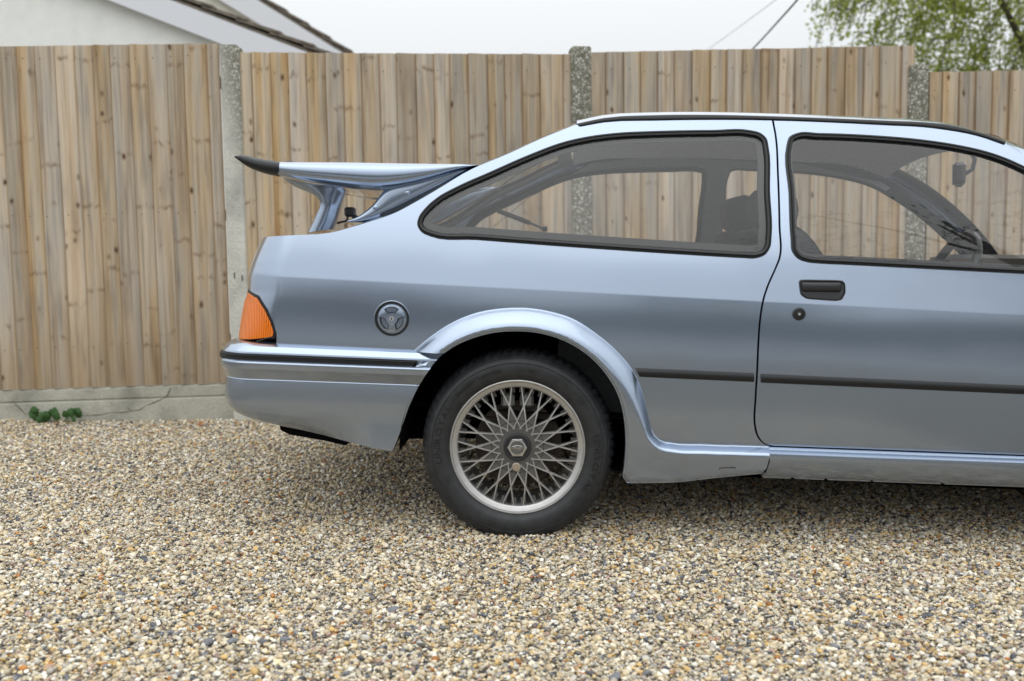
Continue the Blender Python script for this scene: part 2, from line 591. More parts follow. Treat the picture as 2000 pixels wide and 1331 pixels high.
QWIN = [(815, 440), (817.5, 425), (830, 407), (855, 385), (892, 364.5), (955, 336.5), (1030, 303.5), (1105, 276), (1155, 265.5), (1205, 259.5), (1280, 256), (1390, 254), (1465, 254.5), (1485, 260), (1497, 271), (1501, 287), (1504, 375), (1507, 462), (1504, 484), (1495, 497), (1478, 503.5), (1450, 503.3), (1420, 501.7), (1340, 497), (1210, 488.5), (1080, 479.5), (930, 468), (840, 461), (822, 452)]
DWIN = [(1536, 283), (1541, 268), (1556, 260), (1600, 260), (1700, 264), (1800, 272.5), (1875, 284), (1925, 295.5), (1962, 308), (2000, 325), (2100, 377), (2200, 442), (2275, 498), (2305, 526), (2312, 543), (2295, 550), (2200, 545), (2000, 534.5), (1780, 523.2), (1650, 516.5), (1600, 514), (1577, 511.5), (1558, 504), (1547, 490), (1544, 465), (1540, 375)]
DOOR_T = [(2000, 303), (2100, 351), (2200, 414), (2290, 482), (2345, 535)]

crease_extra = []
for k in np.arange(-0.9, 2.3, .009):
    for o in (.003, -.003, .012, -.012):
        crease_extra.append((k, ZC+o-SL*k))

for zt_ in np.arange(.55, 1.0, .012):
    for o in (.003, .007, .013, .02, .03, .042, .058, .076, .096, .12, .14, .155):
        crease_extra.append((x_tail(zt_)+o, zt_))
qwin = [on(Fb, p) for p in spl(QWIN, 5, True)]
dwin = [on(Fb, p) for p in spl(DWIN, 5, True)]

# ---- rear quarter panel
quarter_out = (SEAM[:3] + spl(SEAM[3:], 4)
               + [(p[0], p[1]) for p in spl(DRIP_L[:5], 3)][:-1] + [(1506, 235)]
               + [(p[0]-2.1, p[1]) for p in spl(DOOR_R, 5)]
               + [(p[0]-6, p[1]+4) for p in spl(ARCH_OUT, 4)][::-1][0:1]
               + [(p[0]-3, p[1]+8) for p in spl(ARCH_OUT, 4)[::-1]]
               + [(800, 692), (700, 687), (600, 681), (556, 679), (540, 670)]
               + [(540.5, 655), (534, 630), (521, 603), (506, 578), (488, 563, .185)]
               + [(487.5, 534, .19), (493, 512, .19), (504, 480, .19)])
# the arch piece is covered by the flare; keep it clear of the wheel opening
quarter = panel('quarter_panel', quarter_out, Fb, M['paint'], car, holes=[inset(qwin, .004)], step=.018, extra=crease_extra)

# ---- door
top_door = spl([(1516, 236.5)] + DRIP_L[5:] + DOOR_T, 4)
door_out = (top_door + spl([(2345, 535), (2350, 560), (2350, 620), (2344, 760), (2338, 900)], 5)[1:]
            + [(2336, 905), (2000, 889), (1750, 879.5), (1512, 871)]
            + [(p[0]+2.1, p[1]) for p in spl(DOOR_R, 5)][::-1][1:])
door = panel('door', door_out, Fb, M['paint'], car, holes=[inset(dwin, .004)], step=.02, extra=crease_extra)
# black strips added behind the gaps, standing in for shut-line shade
jam = spl(DOOR_R, 4)
ribbon('door_gap_backing', [((p[0]-7, p[1]), (p[0]+7, p[1])) for p in jam], lambda x, z: Fb(x, z)+.013, 0, 0, M['black'], car, .0005)
ribbon('sill_gap_backing', [((px, 860+(px-1480)*.037), (px, 886+(px-1480)*.037)) for px in (1488, 1700, 1900, 2100, 2330)], lambda x, z: Fb(x, z)+.013, 0, 0, M['black'], car, .0005)

# ---- windows: rubber, dark border, glass
RUB = [(0, .002), (.0008, -.006), (.005, -.008), (.0062, -.004), (.0075, -.004), (.0088, -.0085), (.0145, -.007), (.0175, -.001), (.018, .008)]
for nm, P, par, bot in (('quarter_window', qwin, quarter, .026), ('door_window', dwin, door, .012)):
    ring('window_rubber', P, Fb, RUB, M['rubber'], par)
    g = panel('window_glass', inset(P, .013), Fb, M['glass'], par, step=.04, flange=0, xz=True, yoff=.004)
    ring('window_border', inset(P, .012), Fb, [(0, .0065), (bot, .0075), (bot+.001, .010)], M['frit'], par)

# ---- wheel-arch flare and skirt
def resample(P, step):
    P = np.array(P); d = np.r_[0, np.cumsum(np.hypot(*(P[1:]-P[:-1]).T))]
    n_ = int(d[-1]/step)+1
    q = np.linspace(0, d[-1], n_)
    return [(float(a), float(b_)) for a, b_ in zip(np.interp(q, d, P[:, 0]), np.interp(q, d, P[:, 1]))]
AO = resample([on(Fb, p) for p in spl(ARCH_OUT, 8)], .0075)
AI = resample([on(lambda x, z: -.01, p) for p in spl(ARCH_IN, 8)], .0075)
AOn, AIn = np.array(AO), np.array(AI)
def seg_dist(P, x, z):
    a = P[:-1]; d = P[1:]-a
    L = (d*d).sum(1)+1e-15
    t = np.clip(((x-a[:, 0])*d[:, 0]+(z-a[:, 1])*d[:, 1])/L, 0, 1)
    return float(np.sqrt(((x-a[:, 0]-t*d[:, 0])**2+(z-a[:, 1]-t*d[:, 1])**2).min()))
SK_BOT = [(1225, 947), (1325, 945), (1400, 936), (1487, 927)]
BTn = np.array([up(px, py, 0.0) for px, py in spl(SK_BOT, 4)])
def smooth01(t):
    t = min(max(t, 0.0), 1.0)
    return t*t*(3-2*t)
def Ff(x, z):
    do = seg_dist(AOn, x, z)
    di = seg_dist(AIn, x, z)
    db = seg_dist(BTn, x, z)
    k = smooth01((z-.30)/.25)                # 1 = arch crown, 0 = skirt
    w = .026+(.060-.026)*k
    proud = .050
    t = min(do/w, 1.0)
    g = 1-(1-t)**(2.2-.5*k)
    y = min(Fb(x, z), .062) - .003 - proud*g
    r = .014
    if di < r: y += .012*(1-di/r)**2
    if db < .02: y += .010*(1-db/.02)**2
    return y
flare_out = AO + [up(1503, 890, 0.0), up(1496, 915, 0.0), up(1487, 927, 0.0)] + [tuple(p) for p in BTn[::-1][1:]] + AI[::-1]
fl_extra = []
for i in range(0, len(AO)):
    # rows that follow the outer edge
    a = AOn[max(i-1, 0)]; b_ = AOn[min(i+1, len(AO)-1)]
    t_ = (b_-a)/np.linalg.norm(b_-a); nn = np.array([t_[1], -t_[0]])
    for dd in (.004, .008, .0125, .0175, .023, .029, .036):
        fl_extra.append(tuple(AOn[i]+nn*dd))
for i in range(len(AI)):
    a = AIn[max(i-1, 0)]; b_ = AIn[min(i+1, len(AI)-1)]
    t_ = (b_-a)/np.linalg.norm(b_-a); nn = np.array([-t_[1], t_[0]])
    for dd in (.004, .008, .012, .017):
        fl_extra.append(tuple(AIn[i]+nn*dd))
flare = panel('wheel_arch_flare', flare_out, Ff, M['paint'], car, step=.008, flange=.05, xz=True, extra=fl_extra)
# dark lip line just inside the arch and the seam to the sill
mb = MB()
p_ = [up(1404, 934, -.012), up(1407, 916, -.014), up(1437, 915, -.014), up(1440, 931, -.012)]
for a, b_ in zip(p_, p_[1:]):
    mb.tube([(a[0], Ff(*a)-.0002, a[1]), (b_[0], Ff(*b_)-.0002, b_[1])], .0011, 6)
side_obj('jacking_cover_seam', mb.v, mb.f, M['black'], flare, False)

# ---- sill under the door
rows = [(0, .036), (.4, .024), (1.5, .020), (5.5, .014), (8, .004), (10.5, -.004), (13, -.008), (19, -.010), (30, -.006), (44, .006), (54, .020), (58, .030)]
V = []
cols = [1503.5, 1600, 1720, 1850, 2000, 2150, 2325]
for px in cols:
    for dy, y in rows:
        py = 873+(px-1503)*.0365+dy
        x, z = up(px - (3 if dy > 35 else 0)*(px < 1510)*(dy-30)/8, py, y)
        V.append((x, y, z))
sill = side_obj('sill', V, grid_faces(len(cols), len(rows), flip=True), M['paint'], car, True, None, 28)
mb = MB()
for px0, px1 in ((1490, 1545), (1552, 1610), (1617, 1700), (1706, 1838), (1845, 2000), (2010, 2300)):
    a = up(px0, 929+(px0-1500)*.036, .04); b_ = up(px1, 929+(px1-1500)*.036, .04)
    mb.add([(a[0], .036, a[1]+.01), (b_[0], .036, b_[1]+.01), (b_[0], .040, b_[1]-.008), (a[0], .040, a[1]-.008),
            (a[0], .30, a[1]+.01), (b_[0], .30, b_[1]+.01), (b_[0], .30, b_[1]-.008), (a[0], .30, a[1]-.008)],
           [(0, 3, 2, 1), (3, 7, 6, 2), (0, 4, 7, 3), (1, 2, 6, 5)])
side_obj('pinch_weld', mb.v, mb.f, M['trim'], sill, False)

# ---- rubbing strips
ribbon('rubbing_strip', [((px if px > 1245 else 1240, 719+(px-1240)*.0437), (px if px > 1245 else 1249, 736+(px-1240)*.0437)) for px in (1240, 1300, 1360, 1420, 1472)], Fb, 0, 0, M['rubber'], car, .006, bulge=.003)
ribbon('rubbing_strip', [((px, 730.5+(px-1486)*.0445), (px, 747.5+(px-1486)*.0445)) for px in (1486, 1600, 1720, 1850, 2000, 2160, 2330)], Fb, 0, 0, M['rubber'], car, .006, bulge=.003)

# ---- drip rail
ribbon('drip_rail', [(a, b_) for a, b_ in zip(spl(DRIP_U, 3), spl(DRIP_L, 3))], Fb, 0, -.001, M['rubber'], car, .004, bulge=.001)

# ---- door handle and lock
hx = [up(*p, .035) for p in ((1561, 552), (1564, 546), (1646, 547.5), (1652, 554), (1652, 572), (1644, 586), (1632, 588), (1575, 584), (1563, 575))]
Pp = [tuple(p) for p in hx]
def rounded(P, n_=5):
    out = []
    for i in range(len(P)):
        a, b_, c = np.array(P[i-1]), np.array(P[i]), np.array(P[(i+1) % len(P)])
        for t in np.linspace(0, 1, n_):
            p0 = b_+(a-b_)*.25; p1 = b_+(c-b_)*.25
            out.append(tuple((1-t)**2*p0+2*t*(1-t)*b_+t*t*p1))
    return out
Pp = rounded(Pp)
handle = ring('door_handle', Pp, Fb, [(0, .002), (.0005, -.004), (.003, -.006), (.005, -.001), (.007, .008), (.02, .012), (.03, .012)], M['plastic'], door)
panel('handle_recess', inset(Pp, .0008), Fb, M['plastic'], handle, step=.03, flange=0, xz=True, yoff=-.0012)
gx0, gz0 = up(1566, 549.5, .02); gx1, gz1 = up(1648, 572, .02)
yb = Fb((gx0+gx1)/2, (gz0+gz1)/2)
V, nz_ = [], 9
for i in range(13):
    t = i/12; x = gx0+(gx1-gx0)*t
    e = min(1, min(t, 1-t)/.06)
    for k in range(nz_):
        s = k/(nz_-1); z = gz0+(gz1-gz0)*s - .0028*t
        bul = (1-(2*s-1)**4)*(.3+.7*e)
        V.append((x, yb+.006-.018*bul, z))
side_obj('handle_grip', V, grid_faces(13, nz_, flip=True), M['plastic'], handle, True)
def disc_parts(cx, cz, y0, prof, n_=40):
    V = []
    for r, y in prof:
        for k in range(n_):
            a = 2*math.pi*k/n_
            V.append((cx+r*math.cos(a), y0+y, cz+r*math.sin(a)))
    f = [q[::-1] for q in grid_faces(len(prof), n_, closed=True)]
    return V, f
lx, lz = up(1560, 613.5, .03)
yl = Fb(lx, lz)
V, f = disc_parts(lx, lz, yl, [(.020, .002), (.0198, -.004), (.017, -.007), (.013, -.0075), (.012, -.004), (.011, -.0035)])
lock = side_obj('door_lock', V, f, M['plastic'], door, True, sharp=35)
V, f = disc_parts(lx, lz, yl, [(.0115, -.003), (.011, -.006), (.007, -.007), (.0, -.007)], 24)
side_obj('lock_barrel', V, f, M['plastic'], lock, True, sharp=35)
V, f = disc_parts(lx, lz, yl, [(.0045, -.0065), (.004, -.0078), (.0, -.0078)], 16)
side_obj('keyhole', V, f, M['silver'], lock, True, sharp=35)

# ---- fuel cap
fx, fz = up(764.5, 623, .03)
yf = Fb(fx, fz)
V, f = disc_parts(fx, fz, yf, [(.0575, .003), (.0565, -.002), (.054, -.003), (.052, -.001)], 64)
cap_rim = side_obj('fuel_filler', V, f, M['paint'], car, True, sharp=40, mirror=False)
V, f = disc_parts(fx, fz, yf, [(.0555, -.002), (.054, -.0055), (.048, -.0055), (.0465, .002), (.044, .006)], 64)
mobj('filler_seal', V, f, M['rubber'], cap_rim, True, sharp=40)
def star(r, a):
    return (fx+r*math.cos(a), fz+r*math.sin(a))
sectors = []
for c in (90, 210, 330):
    P = [star(.037, math.radians(c+d)) for d in (-38, -25, -12, 0, 12, 25, 38)] + [star(.020, math.radians(c+d)) for d in (30, 0, -30)]
    sectors.append(P)
disc_P = [star(.0445, 2*math.pi*k/60) for k in range(60)]
capF = lambda x, z: yf-.007+.004*min(1, (math.hypot(x-fx, z-fz)/.0445)**4)
cap = panel('fuel_cap', disc_P, capF, M['paint'], cap_rim, holes=sectors, step=.006, flange=.009, xz=True, mirror=False)
V, f = disc_parts(fx, fz, yf, [(.046, .001), (.0, .001)], 40)
mobj('cap_recess', V, f, M['paint'], cap_rim, False)
for P in sectors:
    mb = MB(); mb.tube([(x, capF(x, z)-.0003, z) for x, z in P+P[:1]], .0013, 5, False)
    mb.build('finger_grip_edge', M['rubber'], cap_rim)
V, f = disc_parts(fx, fz, yf, [(.0078, -.006), (.0074, -.0085), (.0, -.0085)], 24)
mobj('cap_lock', V, f, M['silver'], cap_rim, True, sharp=35)
MB().box((fx-.0014, yf-.0092, fz-.004), (fx+.0014, yf-.008, fz+.004)).build('key_slot', M['black'], cap_rim)

# ---- tail lamp
LAMP = [(487, 568, .18), (503, 583), (518, 607), (529, 631), (535, 650), (532, 658), (500, 660.5, .115), (471, 659, .19), (469.5, 652, .19), (476, 610, .19), (481, 585, .19)]
Fl = lambda x, z: Fb(x, z)-.004
lamp_P = [on(Fb, p) for p in LAMP]
lamp = panel('tail_lamp', rounded(lamp_P, 4), Fl, M['amber'], car, step=.012, flange=.02, xz=True, label='amber wraparound indicator lens of the tail lamp')
LB_ = [(489, 571, .175), (503, 583), (518, 607), (529, 631), (535, 650), (532, 658), (527, 656), (528.5, 649), (522.5, 632), (512, 609), (498, 588)]
panel('lens_border', [on(Fb, p) for p in LB_], lambda x, z: Fb(x, z)-.0068, M['amber'], lamp, step=.01, flange=.006, xz=True)
SEALP = [(486, 561, .18), (506, 577), (523, 603), (535, 631), (540.5, 652), (537, 662), (500, 664, .11), (470, 662, .19)] + [p for p in LAMP[::-1][:4]]
seal_P = [on(Fb, p) for p in [(486, 562, .18), (505, 578), (522, 604), (533.5, 630), (540, 652), (537, 662), (525, 662), (533, 655), (533.5, 649), (527, 631), (516, 607), (501, 583), (487, 568, .185)]]
panel('lamp_seal', seal_P, lambda x, z: Fb(x, z)-.0025, M['rubber'], lamp, step=.01, flange=.012, xz=True)
# ---- rear bumper: rows run along the side, columns wrap the corner
BROWS = [  # (b = pixel row at px 437, y, left px)
    (661, .060, 466), (662.5, .036, 458), (665, .022, 450), (669, .011, 444), (674, .004, 439), (680, -.002, 434.5), (683.0, -.003, 433), (683.6, .008, 433), (686, .008, 433), (689, .008, 432),
    (692, .008, 432), (696.4, .008, 432), (697, -.006, 431), (698.5, -.0095, 429.5), (701.5, -.0115, 429), (708, -.0105, 429.5), (713, -.008, 431), (716, -.003, 433), (722, .006, 436), (730, .0165, 438.5), (732, .0188, 439), (733.5, .0180, 438.5),
    (750, .017, 438), (770, .019, 438), (780, .022, 439), (787, .028, 441), (793, .040, 446), (799, .056, 455), (803, .075, 468)]
ARCHB = [(867, 690), (856, 700), (846, 712), (830, 735), (815, 758), (805, 780), (795, 802), (786, 830), (777, 860), (770, 879)]
def arch_px(py):
    return float(np.interp(py, [p[1] for p in ARCHB], [p[0] for p in ARCHB]))
V = []
NCOL = 46
RB = .12
for b0, yb_, lpx in BROWS:
    # right end: where the row meets the arch edge
    px = 800
    for _ in range(10):
        px = arch_px(b0+.0545*(px-437) + max(0, (b0-765))*1.46*smooth01((px-437)/330))
    drop = max(0, (b0-765))*1.46
    xr, zr = up(px, b0+.0545*(px-437)+drop, yb_)
    xl, zl = up(lpx, b0, yb_+.09)
    for c in range(NCOL):
        if c < 16:
            ph = math.pi/2*(1-c/15*1.0)
            x = xl-.004+RB*(1-math.sin(ph)); y = yb_+RB*(1-math.cos(ph))
        else:
            t = (c-15)/(NCOL-16)
            x = (xl-.004+RB)*(1-t)+xr*t; y = yb_
        tt = (x-xl)/(xr-xl)
        # strip end: channel closes before the arch
        z = zl+(zr-zl)*(tt if drop == 0 else tt**.93)
        if 683.4 <= b0 <= 696.5:
            pxc = cproj(x, y, z)[0]
            e_ = smooth01((pxc-(826-(b0-684)*1.2))/5)
            y = y*(1-e_)+(-.005)*e_
        if b0 > 775: y = y+(.024-yb_)*smooth01((tt-.45)/.45)
        V.append((x, y+plan(x)*.3, z))
# close inwards at the arch edge
bumper = side_obj('rear_bumper', V, grid_faces(len(BROWS), NCOL, flip=True), M['paint'], car, True, None, 15)
NR = len(BROWS)
# arch-side return and underside
V2 = [V[i*NCOL+NCOL-1] for i in range(NR)] + [(p[0]-.004, p[1]+.10, p[2]) for p in [V[i*NCOL+NCOL-1] for i in range(NR)]]
side_obj('bumper_return', V2, [(i, i+NR, i+NR+1, i+1) for i in range(NR-1)], M['black'], bumper, False)
rear = [V[i*NCOL] for i in range(NR)]
Vr = []
for p in rear:
    for t in np.linspace(0, 1, 13):
        yy = p[1]+(2*YC-2*p[1])*t
        Vr.append((p[0]-.055*(1-(2*t-1)**2), yy, p[2]))
mobj('bumper_rear_face', Vr, grid_faces(NR, 13), M['paint'], bumper, True, sharp=24)
# black rubber insert
ins = []
for px in (433, 436, 440, 446, 454, 464, 480, 500, 540, 580, 640, 700, 760, 800, 811):
    ins.append(px)
V = []
for i in range(NCOL):
    j0, j1 = 12, 13
    a = np.array((*[bumper.data.vertices[7*NCOL+i].co[k] for k in range(3)],)); b_ = np.array((*[bumper.data.vertices[11*NCOL+i].co[k] for k in range(3)],))
    if cproj(*a)[0] > 818: break
    nrm_ = np.array([-math.cos(0), 0, 0])
    ph = math.pi/2*(1-min(i, 15)/15)
    out = np.array([-math.sin(ph), -math.cos(ph), 0])
    for t, o in ((.03, -.002), (.07, .005), (.27, .0065), (.31, .003), (.36, .0075), (.93, .0065)):
        V.append(a+(b_-a)*t+out*(o+(.001)))
nrow = len(V)//6
side_obj('bumper_strip', V, grid_faces(nrow, 6, flip=True)+[tuple(range((nrow-1)*6, nrow*6))[::-1]], M['rubber'], bumper, True, None, 40)
# undertray visible below the bumper
ut = [up(px, py, .16) for px, py in ((556, 826), (558, 834), (575, 843), (640, 854), (682, 864), (700, 850), (640, 838))]
panel('undertray', [tuple(p) for p in ut], lambda x, z: .10, M['black'], bumper, step=.05, flange=.5, xz=True)

# ---- roof, hatch, screens, tail
def strip_pts(pix, F, yo=0.0):
    out = []
    for p in pix:
        x, z = on(F, p)
        out.append(np.array([x, F(x, z)+yo, z]))
    return out
def loft_across(edge, crown, ncol=25, power=2.6, push=None, inner=0.0):
    """sheet from the near edge to its mirror image; crown lifts the middle"""
    V = []
    for i, p in enumerate(edge):
        c = crown[i] if hasattr(crown, '__len__') else crown
        d = np.array([0, 0, 1.0]) if push is None else push[i]
        for k in range(ncol):
            s = -math.cos(math.pi*k/(ncol-1))          # denser at the edges
            y = YC+(YC-p[1])*s
            h = 1-abs(s)**power
            V.append(np.array([p[0], y, p[2]])+d*c*h)
    return V
roof_px = spl(DRIP_U, 3)
redge = strip_pts(roof_px, Fb)
roof_edge = []
for p in redge: roof_edge.append(p+np.array([0, .002, -.002]))
RV = loft_across(roof_edge, .036, 49, 7.0)
roof = mobj('roof', RV, grid_faces(len(roof_edge), 49), M['paint'], car, True)
HV = [(p[0], p[1], p[2]-.028) for p in loft_across([q+np.array([0, .045, -.004]) for q in roof_edge], .050, 17, 2.2)]
mobj('headlining', HV, grid_faces(len(roof_edge), 17, flip=True), M['headlining'], car, True)

# hatch
he = strip_pts([(p[0]+.6, p[1]-.6, *p[2:]) for p in spl(SEAM[3:], 4)], Fb)
he = [np.array([*up(SEAM[0][0]+3, SEAM[0][1], .19), 0])[[0, 2, 1]] + np.array([0, .20, 0])] + [np.array([up(p[0], p[1], p[2])[0], p[2], up(p[0], p[1], p[2])[1]]) for p in SEAM[1:3]] + he
push, crown = [], []
for i, p in enumerate(he):
    a, b_ = he[max(i-1, 0)], he[min(i+1, len(he)-1)]
    t_ = b_-a
    nn = np.array([-t_[2], 0, t_[0]]); nn /= np.linalg.norm(nn)
    push.append(nn)
    crown.append(.012+.026*smooth01((i-5)/10))
NHC = 25
HVv = loft_across(he, crown, NHC, 3.0, push)
fr_, gl_ = [], []
for i in range(len(he)-1):
    for k in range(NHC-1):
        q = (i*NHC+k, i*NHC+k+1, (i+1)*NHC+k+1, (i+1)*NHC+k)
        glassy = len(he)*.34 < i < len(he)-3 and 4 <= k < NHC-5
        (gl_ if glassy else fr_).append(q)
hatch = mobj('hatch', HVv, fr_, M['paint'], car, True)
used = sorted({i for q in gl_ for i in q}); mp = {a: k for k, a in enumerate(used)}
mobj('rear_screen', [HVv[i] for i in used], [tuple(mp[i] for i in q) for q in gl_], M['tinted'], hatch, True)
# inner hatch frame, dark
fi = [tuple(p-np.array([-.004, 0, .018])) for p in HVv]
mobj('hatch_lining', fi, [q[::-1] for q in fr_], M['trim'], hatch, True)

# tail panel between the lamps
tp = [np.array([x_tail(z)+.004, Fb(x_tail(z)+.004, z), z]) for z in np.linspace(up(480, 664, .19)[1], up(511, 464, .19)[1], 9)]
TV = []
for p in tp:
    for k in range(13):
        s = -math.cos(math.pi*k/12)
        TV.append((p[0]-.04*(1-abs(s)**2.2), YC+(YC-p[1])*s, p[2]))
tail = mobj('tail_panel', TV, grid_faces(len(tp), 13, flip=True), M['paint'], car, True)

# A-pillar, windscreen
ap_px = spl([(1964, 277), (2000, 291), (2100, 338), (2200, 400), (2290, 468), (2345, 520)], 3)
ap = strip_pts(ap_px, Fb, .012)
ap2 = strip_pts(spl([(1962, 283)]+DOOR_T, 3), Fb, .006)
nA = min(len(ap), len(ap2))
AV = []
for a, b_ in zip(ap, [ap2[min(int(round(i*(len(ap2)-1)/(len(ap)-1))), len(ap2)-1)] for i in range(len(ap))]):
    AV += [b_, (a+b_)/2+np.array([0, -.004, .002]), a, a+np.array([.02, .07, .018])]
side_obj('windscreen_pillar', AV, grid_faces(len(ap), 4, flip=True), M['paint'], car, True, None, 40)
ws_edge = [p+np.array([.02, .06, .015]) for p in ap]
WV = loft_across(ws_edge, .10, 17, 2.0, [np.array([.75, 0, .66])]*len(ws_edge))
mobj('windscreen', WV, grid_faces(len(ws_edge), 17), M['glass'], car, True)
# ---- spoiler
def inflate(name, P, y0, thick, r, mat, parent, mirror=False, step=.012, label=None):
    if area2(P) < 0: P = P[::-1]
    ring_ = np.array(list(P)+[P[0]])
    def F(x, z):
        d = seg_dist(ring_, x, z)
        if d >= r: return y0
        q = min(1-d/r, .985)
        return y0+r*(1-math.sqrt(1-q*q))
    ex = []
    for dd in (r*.06, r*.2, r*.45):
        ex += dens(inset(P, dd), step)
    V, T, loops = cdt_sheet(P, [], step, ex)
    verts, nrm = [], []
    for x, z in V:
        verts.append((x, F(x, z), z)); 
        nn = normal_of(F, x, z)
        nrm.append(nn)
    k = len(verts)
    for i in range(k):
        x, y, z = verts[i]
        verts.append((x, 2*y0+thick-y, z)); nrm.append((nrm[i][0], -nrm[i][1], nrm[i][2]))
    faces = list(T)+[tuple(i+k for i in t)[::-1] for t in T]
    lp = loops[0]
    if area2(lp) < 0: lp = lp[::-1]
    b0 = len(verts); n_ = len(lp)
    for i, (x, z) in enumerate(lp):
        a, c = lp[i-1], lp[(i+1) % n_]
        tx, tz = c[0]-a[0], c[1]-a[1]; L = math.hypot(tx, tz)+1e-9
        y = F(x, z)
        verts += [(x, y, z), (x, 2*y0+thick-y, z)]
        nrm += [(tz/L, 0, -tx/L)]*2
    for i in range(n_):
        j = (i+1) % n_
        faces.append((b0+2*i, b0+2*i+1, b0+2*j+1, b0+2*j))
    return side_obj(name, verts, faces, mat, parent, True, nrm, None, mirror, label)

spoiler = empty('spoiler', (0, 0, 0), 0, car)
SY = .185
def arcres(P, n_):
    P = np.array(P, float); d = np.r_[0, np.cumsum(np.hypot(*(P[1:]-P[:-1]).T))]/1.0
    q = np.linspace(0, d[-1], n_)
    return np.c_[np.interp(q, d, P[:, 0]), np.interp(q, d, P[:, 1])]
def limb(name, A, B, Yp, ymid, thick, mat, parent, mirror, n_=26, ex=.62, nr=28, by_x=False, y_of=None):
    """rounded limb between two pixel edges; sections are soft rectangles"""
    if by_x:
        xs_ = np.linspace(A[0][0], A[-1][0], n_)
        a = np.c_[xs_, np.interp(xs_, [p[0] for p in A], [p[1] for p in A])]; b2 = np.c_[xs_, np.interp(xs_, [p[0] for p in B], [p[1] for p in B])]
    else:
        a = arcres(spl(A, 5), n_); b2 = arcres(spl(B, 5), n_)
    V = []
    for i in range(n_):
        p, q = np.array(up(*a[i], Yp)), np.array(up(*b2[i], Yp))
        c, h = (p+q)/2, (p-q)/2
        ym = ymid if y_of is None else ymid+y_of(i/(n_-1))
        for k in range(nr):
            th = 2*math.pi*k/nr
            cs, sn = math.cos(th), math.sin(th)
            cs = math.copysign(abs(cs)**ex, cs); sn = math.copysign(abs(sn)**ex, sn)
            xz = c+h*cs
            V.append((xz[0], ym-thick/2*sn, xz[1]))
    f = grid_faces(n_, nr, closed=True)
    f += [tuple(range(nr)), tuple(range((n_-1)*nr, n_*nr))[::-1]]
    o = side_obj(name, V, f, mat, parent, True, None, 50, mirror)
    for ob in (o, FARP.get(o)):
        if ob is not None:
            bm = bmesh.new(); bm.from_mesh(ob.data); bmesh.ops.recalc_face_normals(bm, faces=bm.faces); bm.to_mesh(ob.data); bm.free()
    return o
TH = .15
arm = limb('spoiler_arm', spl([(545, 315), (595, 315), (670, 315.3), (770, 317), (850, 318.3), (905, 320), (934, 323.3)], 4), spl([(545, 345), (575, 351.5), (612, 358), (655, 364), (700, 369.5), (738, 372), (790, 365.5), (845, 351.5), (900, 333.5), (934, 324.3)], 4), SY+.02, SY+TH/2, TH, M['paint'], spoiler, True, 34, .72, 32, True)
limb('spoiler_root', [(677, 431), (695, 424), (712, 412), (728, 397), (740, 381), (752, 366), (800, 349), (870, 331), (928, 322.5)], [(681, 434.5), (700, 434.8), (735, 429), (756, 421.5), (772, 414.8), (810, 394.8), (850, 372.3), (890, 348.3), (929, 325)], SY+.045, SY+.095, .11, M['paint'], spoiler, True, 30, .5)
limb('spoiler_lip', spl([(462.5, 304.6), (466, 303.0), (474, 302.5), (495, 307), (520, 311.5), (541, 314.6), (548, 316.5)], 4), spl([(462.5, 310.2), (467, 315), (482, 326.5), (505, 336), (525, 341), (541, 343), (548, 342.5)], 4), SY+.02, SY+TH/2-.002, TH+.004, M['rubber'], spoiler, True, 20, .7, 24, True)
def extrude_profile(name, prof, y0, y1, mat, parent, sharp=35, n_=9, arch=0.0):
    V = []
    for k in range(n_):
        s = k/(n_-1)
        for x, z in prof:
            V.append((x, y0+(y1-y0)*s, z+arch*(1-(2*s-1)**2)))
    m_ = len(prof)
    f = grid_faces(n_, m_, closed=True, flip=area2(list(prof)) < 0)
    f += [tuple(range(m_)), tuple(range((n_-1)*m_, n_*m_))[::-1]]
    return mobj(name, V, f, mat, parent, True, sharp=sharp)
WB = [(545, 318.5), (600, 319), (650, 320), (690, 325), (702, 331), (690, 340), (655, 350), (610, 353), (575, 349), (546, 341.5)]
extrude_profile('spoiler_blade', [up(p[0], p[1], SY+.05) for p in spl(WB, 3, True)], SY+.08, 2*YC-SY-.08, M['paint'], spoiler)
LB = [(464, 308), (470, 305), (500, 309.5), (545, 317.5), (545.5, 339), (525, 339), (500, 333), (475, 321)]
extrude_profile('spoiler_lip', [up(p[0], p[1], SY+.05) for p in LB], SY+.08, 2*YC-SY-.08, M['rubber'], spoiler)
limb('spoiler_pillar', [(545, 346), (556, 355), (572, 365), (592, 373.5), (610, 382), (620, 392), (621, 401), (615, 416), (605, 438), (596, 456)], [(690, 344), (684, 354), (677, 363), (671, 371), (667, 381), (663, 392), (660, 402), (655, 420), (649, 438), (644, 448)], YC-.05, YC, .15, M['paint'], spoiler, False, 26, .8)
for px, py in ((795, 377), (733, 406)):
    x, z = up(px, py, SY+.035)
    V, f = disc_parts(x, z, SY+.037, [(.009, .004), (.0085, -.002), (.006, -.004), (0, -.0045)], 20)
    side_obj('blanking_plug', V, f, M['paint'], arm, True, sharp=40)
# washer jet on the hatch
mb = MB()
a = up(681, 414, .5); b_ = up(656, 436, .5)
mb.box((a[0]-.017, .50, a[1]-.017), (a[0]+.017, .55, a[1]+.017), .006)
mb.tube([(a[0], .52, a[1]), ((a[0]+b_[0])/2+.01, .52, (a[1]+b_[1])/2-.012), (b_[0], .52, b_[1])], .004, 8)
mb.tube([(a[0], .52, a[1]), (a[0]+.03, .52, a[1]-.03)], .010, 8)
mb.build('wiper_spindle', M['plastic'], hatch)

